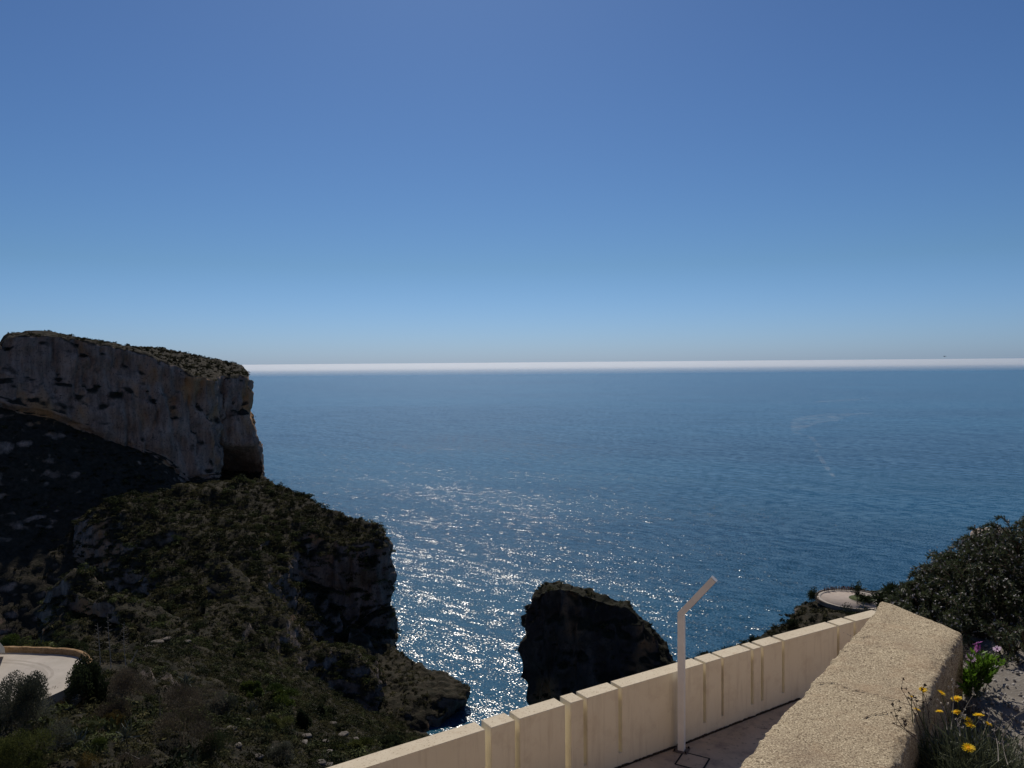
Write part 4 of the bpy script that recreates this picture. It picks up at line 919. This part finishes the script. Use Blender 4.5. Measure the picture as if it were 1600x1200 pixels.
rosette('blade-leaved plant standing upright on the near slope', T_(392, 1118, 95)+np.array([0, 0, .3]), 1.9, 22, 63, .9)
rosette('spiky rosette half hidden left of the pale stones', T_(196, 1160, 60)+np.array([0, 0, .3]), 1.2, 24, 64)
M_dead = mat('bleached_dead_wood', (.22, .20, .175), .9)
def stalk(label, px, y0, y1, d, seed):
    r = np.random.default_rng(seed); c = U(px, y0, d); H_ = (y0-y1)/1200*d; root = empty('dead_agave_stalk', tuple(c), label, 'dead plant')
    u = np.linspace(0, 1, 10); p = np.stack([.12*np.sin(u*3+seed), 0*u, u*H_], 1); V, F = tube_np(p, np.linspace(.055, .02, 10), 5); mesh_np('stem', V, F, M_dead, root)
    for i in range(13):
        z = H_*(.38+.6*i/13.); a = r.uniform(-.6, .6)+(0 if i % 2 else math.pi); L_ = .55*(1-.45*i/13.)*(.7+.5*r.random())
        q = np.array([[0, 0, z], [math.cos(a)*L_*.6, math.sin(a)*L_*.6, z+.03], [math.cos(a)*L_, math.sin(a)*L_, z+.17]]); V, F = tube_np(q, [.022, .018, .012], 4); mesh_np('branch', V, F, M_dead, root)
stalk('leftmost and faintest of the three dead flower stalks', 155, 1042, 972, 86, 1)
stalk('middle and tallest of the three dead flower stalks', 172, 1044, 958, 85, 2)
stalk('rightmost and bushiest of the three dead flower stalks', 196, 1040, 970, 88, 3)
def stick(label, a, b_, w_):
    a = np.array(a); V, F = tube_np(np.array([a-a, (np.array(b_)-a)*.5+np.array([.03, 0, 0]), np.array(b_)-a]), [w_, w_*.9, w_*.6], 5)
    o = mesh_np('dead_stick', V, F, M_dead); o.location = a; tag(o, label, 'stick')
stick('bleached dead stick leaning right beside the dead flower stalks', U(204, 1036, 80), U(215, 1015, 79.5), .07)
stick('thin upright bleached stick among the grey bushes', U(250, 1120, 66), U(249, 1088, 66), .035)
stick('bleached stick lying on the slope at the bottom', T_(196, 1184, 58)+np.array([0, 0, .35]), T_(222, 1196, 56)+np.array([0, 0, .35]), .04)
for i, (px, py, w_, label) in enumerate([
  (246, 1006, 15, 'broad pale boulder at the foot of the dark outcrop'), (262, 1000, 11, 'pale boulder right of the broad one under the outcrop'), (232, 1012, 10, 'pale boulder left of the broad one under the outcrop'),
  (292, 1004, 9, 'lone pale boulder on the scrub right of the outcrop foot'), (132, 1150, 9, 'rounded pale stone above the spiky rosette'), (216, 1136, 8, 'pale stone under the golden-brown bush'),
  (152, 1158, 8, 'flat pale stone just right of the rosette'), (362, 1140, 12, 'long pale stone on the left of the stony patch'), (385, 1128, 10, 'pale stone at the foot of the blade-leaved plant'),
  (455, 1158, 11, 'pale stone directly below the near-black round bush'), (478, 1152, 12, 'pale block touching the near-black round bush on its right'), (474, 1164, 14, 'flat pale slab a little below the near-black round bush'),
  (520, 1132, 10, 'pale stone right of the smaller near-black bush'), (536, 1150, 13, 'pale slab high on the right part of the slope'), (508, 1160, 10, 'pale stone between two slabs on the right of the slope'),
  (512, 1178, 13, 'pale block low on the right of the slope'), (556, 1156, 9, 'small pale stone nearest the cream wall'), (500, 1194, 14, 'pale block at the bottom just left of the cream wall'),
  (514, 1197, 11, 'pinkish square block at the bottom touching the cream wall'), (402, 1184, 14, 'jagged pale boulder at the bottom centre of the slope'), (420, 1172, 10, 'pale stone behind the jagged boulder'),
  (372, 1166, 11, 'pale stone on the dark shaded bank'), (330, 1130, 8, 'small pale stone left of the long one'), (440, 1128, 8, 'small pale stone above the olive bush')]):
    c = T_(px, py); s_ = c[1]/1200*w_*.5; rock('boulder', label, tuple(c+np.array([0, 0, s_*.25])), (s_*1.3, s_*.9, s_*.42), 900+i, M_stoneS, None, i*1.3, 2)

# ------------------------------------------------------------------ lookout on the right headland
def Lk(px, py, dz=0): return U(px, py, z=LZ+dz)
cen = Lk(1331, 937); Rr = 12.2
def disc(name, c, r0, r1, z, m, kind='structure', a0=0, a1=2*math.pi, n=72, th=.12):
    th_ = np.linspace(a0, a1, n+1); V, F = [], []
    for a in th_:
        for r_, zz in ((r0, z-th), (r0, z), (r1, z), (r1, z-th)): V.append((c[0]+r_*math.cos(a), c[1]+r_*math.sin(a), zz))
    for i in range(n):
        for j in range(3): F.append((i*4+j, i*4+j+1, i*4+j+5, i*4+j+4))
    o = mesh_np(name, V, F, m); return tag(o, kind=kind) if kind else o
M_lroad = plaster('lookout_concrete', (.30, .25, .215), (.37, .315, .27), .5, 5, .1); M_kerb = mat('pale_kerb', (.42, .37, .31), .9)
M_lwall = mat('lookout_stone', (.16, .13, .11), .95, col2=(.24, .20, .165), scale=3); M_lawn = mat('island_grass', (.030, .045, .010), .95, col2=(.060, .075, .020), scale=2)
zl = EYE+LZ
disc('turning_circle', cen, 0, Rr-1.7, zl+.02, M_lroad, th=.6)
disc('pavement', cen, Rr-1.7, Rr-.1, zl+.14, M_kerb, th=.4)
isl = Lk(1346, 936)
ic = np.array([isl[0]+.3, isl[1], 0])
disc('kerb', ic, 4.5, 4.8, zl+.16, M_kerb)
disc('grass', ic, 0, 4.5, zl+.15, M_lawn)
bm = bmesh.new(); q = [Lk(1365, 948), Lk(1376, 930), Lk(1430, 932), Lk(1500, 938), Lk(1500, 958), Lk(1400, 975), Lk(1340, 962)]
prism(bm, [(p[0], p[1]) for p in q], zl-.5, zl+.0); tag(bm_obj('lookout_road', bm, M_lroad), kind='structure')
pts = [np.array([cen[0]+Rr*math.cos(a), cen[1]+Rr*math.sin(a), zl]) for a in np.linspace(R(8), R(300), 60)]
stone_wall('lookout_wall', 'low dark stone parapet ringing the far lookout', pts, .5, .45, M_lwall)
pts = [Lk(1366, 929), Lk(1376, 930), Lk(1386, 932), Lk(1410, 936), Lk(1440, 940)]
stone_wall('roadside_wall', 'low dark wall along the road leaving the far lookout', pts, .8, .4, M_lwall)
def small_tree(label, px, py, w_, h_, kind, seed, d=None, trunk=True, cat='tree'):
    c = Lk(px, py) if d is None else U(px, py, d); s_ = c[1]/1200; H_ = h_*s_; Rx = w_*s_*.55
    if not trunk: return shrub('shrub', label, c, Rx, H_, kind, seed, 1800, .34, .3)
    r = np.random.default_rng(seed); root = empty('pine_tree', tuple(c), label, cat)
    V, F = tube_np(np.array([[0, 0, 0], [.1, 0, H_*.35], [.05, .1, H_*.8]]), [.18, .14, .05], 6); mesh_np('trunk', V, F, M_twig, root)
    lumps = 9; k = np.stack([r.normal(size=lumps)*.4, r.normal(size=lumps)*.4, .45+.45*r.random(lumps)], 1); i = r.integers(0, lumps, 1800); dd = unit(r.normal(size=(1800, 3)))
    p = (k[i]+dd*.24*(1-.4*r.random((1800, 1))**2))*np.array([Rx, Rx, H_]); V, F = leaf_quads(p, unit(dd+r.normal(size=(1800, 3))*.5), .32, .15, 0, r)
    mesh_np('crown', V, F, LM[kind], root, attr=np.repeat(np.clip(.4+.2*r.normal(size=lumps)[i], 0, 1), 6)); return root
small_tree('dark pine standing on the grass island of the far lookout', 1339, 943, 20, 34, 'dark', 71)
small_tree('short green bush on the right of the grass island', 1353, 942, 20, 14, 'dark', 72, trunk=False)
small_tree('large dark bush in front of the grass island', 1342, 970, 38, 28, 'dark', 73, d=262, trunk=False)
small_tree('reddish dark bush at the left end of the lookout', 1270, 942, 24, 26, 'dark', 74, d=276, trunk=False)
small_tree('dark bush at the right of the lookout exit road', 1378, 962, 26, 22, 'dark', 75, d=255, trunk=False)
small_tree('dark bush low on the headland left of the lookout', 1232, 982, 22, 14, 'dark', 76, d=262, trunk=False)
small_tree('dark bush at the seaward tip of the right headland', 1172, 1010, 24, 16, 'dark', 77, d=248, trunk=False)
small_tree('scrubby bush rising behind the cream wall by the lamp', 1104, 1040, 44, 20, 'dark', 78, d=240, trunk=False)

# people at the far parapet
def skinned(name, verts, edges, radii, m):
    me = bpy.data.meshes.new(name); me.from_pydata(verts, edges, []); o = bpy.data.objects.new(name, me); C.objects.link(o)
    o.modifiers.new('skin', 'SKIN')
    if not me.skin_vertices:
        bm_ = bmesh.new(); bm_.from_mesh(me); bm_.verts.layers.skin.verify(); bm_.to_mesh(me); bm_.free()
    for i, s_ in enumerate(me.skin_vertices[0].data): s_.radius = (radii[i][0], radii[i][1]) if isinstance(radii[i], tuple) else (radii[i], radii[i])
    me.skin_vertices[0].data[0].use_root = True
    sub = o.modifiers.new('sub', 'SUBSURF'); sub.levels = 1; sub.render_levels = 1
    dg = bpy.context.evaluated_depsgraph_get(); m2 = bpy.data.meshes.new_from_object(o.evaluated_get(dg)); bpy.data.objects.remove(o); m2.materials.clear(); m2.materials.append(m); m2.name = name
    for p in m2.polygons: p.use_smooth = True
    return m2
M_skin = mat('skin', (.45, .28, .20), .6); M_hair = mat('dark_hair', (.02, .015, .012), .8)
bv_ = [(0, 0, .95), (0, 0, 1.15), (0, .01, 1.38), (0, 0, 1.50), (0, 0, 1.62), (.10, 0, .88), (.11, .01, .50), (.12, .03, .07), (.12, -.10, .03), (-.10, 0, .88), (-.11, .01, .50), (-.12, .03, .07), (-.12, -.10, .03),
       (.19, .01, 1.38), (.25, .02, 1.12), (.24, -.08, .90), (.23, -.12, .80), (-.19, .01, 1.38), (-.25, .02, 1.12), (-.24, -.08, .90), (-.23, -.12, .80)]
be_ = [(0, 1), (1, 2), (2, 3), (3, 4), (0, 5), (5, 6), (6, 7), (7, 8), (0, 9), (9, 10), (10, 11), (11, 12), (2, 13), (13, 14), (14, 15), (15, 16), (2, 17), (17, 18), (18, 19), (19, 20)]
br_ = [(.14, .10), (.12, .09), (.15, .10), .055, (.085, .105), .085, .058, .04, .035, .085, .058, .04, .035, .055, .042, .032, .03, .055, .042, .032, .03]
ME_body = skinned('body', bv_, be_, br_, M_skin)
jv = [bv_[i] for i in (0, 1, 2, 13, 14, 15, 17, 18, 19)]; ME_jack = skinned('jacket', jv, [(0, 1), (1, 2), (2, 3), (3, 4), (4, 5), (2, 6), (6, 7), (7, 8)], [(.16, .125), (.145, .115), (.17, .12), .07, .056, .045, .07, .056, .045], M_skin)
tv = [bv_[i] for i in (0, 5, 6, 7, 9, 10, 11)]; ME_trou = skinned('trousers', tv, [(0, 1), (1, 2), (2, 3), (0, 4), (4, 5), (5, 6)], [(.15, .115), .10, .072, .055, .10, .072, .055], M_skin)
bm = bmesh.new(); bmesh.ops.create_icosphere(bm, subdivisions=2, radius=.115); bmesh.ops.transform(bm, matrix=Matrix.Translation((0, .02, 1.66)) @ Matrix.Diagonal((.9, 1, 1, 1)), verts=bm.verts)
ME_hair = bpy.data.meshes.new('hair'); bm.to_mesh(ME_hair); bm.free(); ME_hair.materials.append(M_hair)
CL = {'black': mat('black_cloth', (.015, .015, .018), .9), 'red': mat('red_cloth', (.25, .03, .03), .9), 'navy': mat('navy_cloth', (.02, .03, .07), .9), 'white': mat('white_cloth', (.6, .6, .6), .9)}
for i, (px, c_, tr, ph) in enumerate([(1288.5, 'black', 'black', 0), (1292, 'black', 'navy', .4), (1294.5, 'navy', 'black', -.3), (1298.5, 'black', 'black', .2), (1301, 'black', 'black', 2.9), (1303.5, 'navy', 'black', .5), (1306.5, 'black', 'black', 2.6), (1311, 'black', 'black', 0), (1314.5, 'black', 'navy', .3), (1316.5, 'navy', 'black', -.4),
                                    (1320, 'red', 'black', 2.8), (1323, 'black', 'black', .1), (1326, 'red', 'black', .3), (1329, 'black', 'black', 3.0), (1332, 'navy', 'black', 0)]):
    k = ray(px, 925)[0]; # point just inside the ring under this column, far side
    ys = np.linspace(cen[1], cen[1]+Rr, 400); rr = np.hypot(k*ys-cen[0], ys-cen[1]); j = np.where(rr < Rr-(.9+.7*((i*7) % 3)/2))[0][-1]
    p = (k*ys[j], ys[j], zl+.14)
    lab = {'black': 'person in dark clothes standing at the far parapet of the lookout', 'navy': 'person in a navy top standing in the row at the far lookout parapet', 'red': 'person in a red top standing in the row at the far lookout parapet'}[c_]
    o = empty('person', p, lab, 'person', 'people standing along the lookout parapet', rz=math.pi+ph); o.scale = (1, 1, .96+.08*((i*5) % 4)/4)
    for nm, me, mt in (('body', ME_body, M_skin), ('jacket', ME_jack, CL[c_]), ('trousers', ME_trou, CL[tr]), ('hair', ME_hair, M_hair)):
        q = bpy.data.objects.new(nm, me); C.objects.link(q); q.parent = o; q.material_slots[0].link = 'OBJECT'; q.material_slots[0].material = mt

# gull above the horizon on the right
g = U(1476, 557, 150); bd = empty('gull', tuple(g), 'tiny dark seabird flying just above the horizon on the right', 'bird', rz=.6)
bm = bmesh.new(); bmesh.ops.create_icosphere(bm, subdivisions=2, radius=1); bmesh.ops.scale(bm, vec=(.06, .2, .055), verts=bm.verts)
for v in bm.verts:
    if v.co.y < -.1: v.co.x *= .6; v.co.z *= .4
bm_obj('body', bm, CL['navy'], bd, True)
for s_ in (-1, 1):
    V = np.array([[0, .06, .02], [0, -.06, .02], [s_*.28, .08, .13], [s_*.28, -.02, .13], [s_*.62, -.06, .04], [s_*.60, -.10, .04]]); V = np.vstack([V, V-[0, 0, .012]])
    mesh_np('wing', V, [(0, 1, 3, 2), (2, 3, 5, 4), (6, 8, 9, 7), (8, 10, 11, 9), (0, 2, 8, 6), (2, 4, 10, 8), (1, 7, 9, 3), (3, 9, 11, 5)], CL['navy'], bd)
# faint boat wakes lying on the water
M_wake = bpy.data.materials.new('wake_foam'); M_wake.use_nodes = True; N = M_wake.node_tree.nodes; L = M_wake.node_tree.links
pb = N['Principled BSDF']; pb.inputs['Base Color'].default_value = (.55, .62, .68, 1); pb.inputs['Roughness'].default_value = .6
ng = N.new('ShaderNodeNewGeometry'); nn_ = N.new('ShaderNodeTexNoise'); nn_.inputs['Scale'].default_value = .03; nn_.inputs['Detail'].default_value = 6; L.new(ng.outputs['Position'], nn_.inputs['Vector'])
mr_ = N.new('ShaderNodeMapRange'); mr_.inputs[1].default_value = .42; mr_.inputs[2].default_value = .7; mr_.inputs[3].default_value = 0; mr_.inputs[4].default_value = .16; L.new(nn_.outputs[0], mr_.inputs[0])
tr_ = N.new('ShaderNodeBsdfTransparent'); mx_ = N.new('ShaderNodeMixShader'); L.new(mr_.outputs[0], mx_.inputs[0]); L.new(tr_.outputs[0], mx_.inputs[1]); L.new(pb.outputs[0], mx_.inputs[2]); L.new(mx_.outputs[0], N['Material Output'].inputs[0])
def wake(pts, ws):
    P = [U(x, y, z=-149.9) for x, y in pts]; V = []
    for i, p in enumerate(P):
        t = unit(P[min(i+1, len(P)-1)]-P[max(i-1, 0)]); n = np.array([-t[1], t[0], 0])*ws[i]/2; V += [p+n, p-n]
    tag(mesh_np('boat_wake', V, [(2*i, 2*i+2, 2*i+3, 2*i+1) for i in range(len(P)-1)], M_wake), kind='stuff')
wake([(1358, 622), (1325, 625), (1292, 627), (1270, 629)], [5, 60, 60, 5])
wake([(1372, 645), (1310, 647), (1280, 654), (1256, 661), (1240, 674)], [5, 70, 120, 60, 8])
wake([(1240, 675), (1268, 683), (1282, 700), (1275, 704), (1290, 728), (1303, 745)], [6, 9, 7, 6, 7, 4])
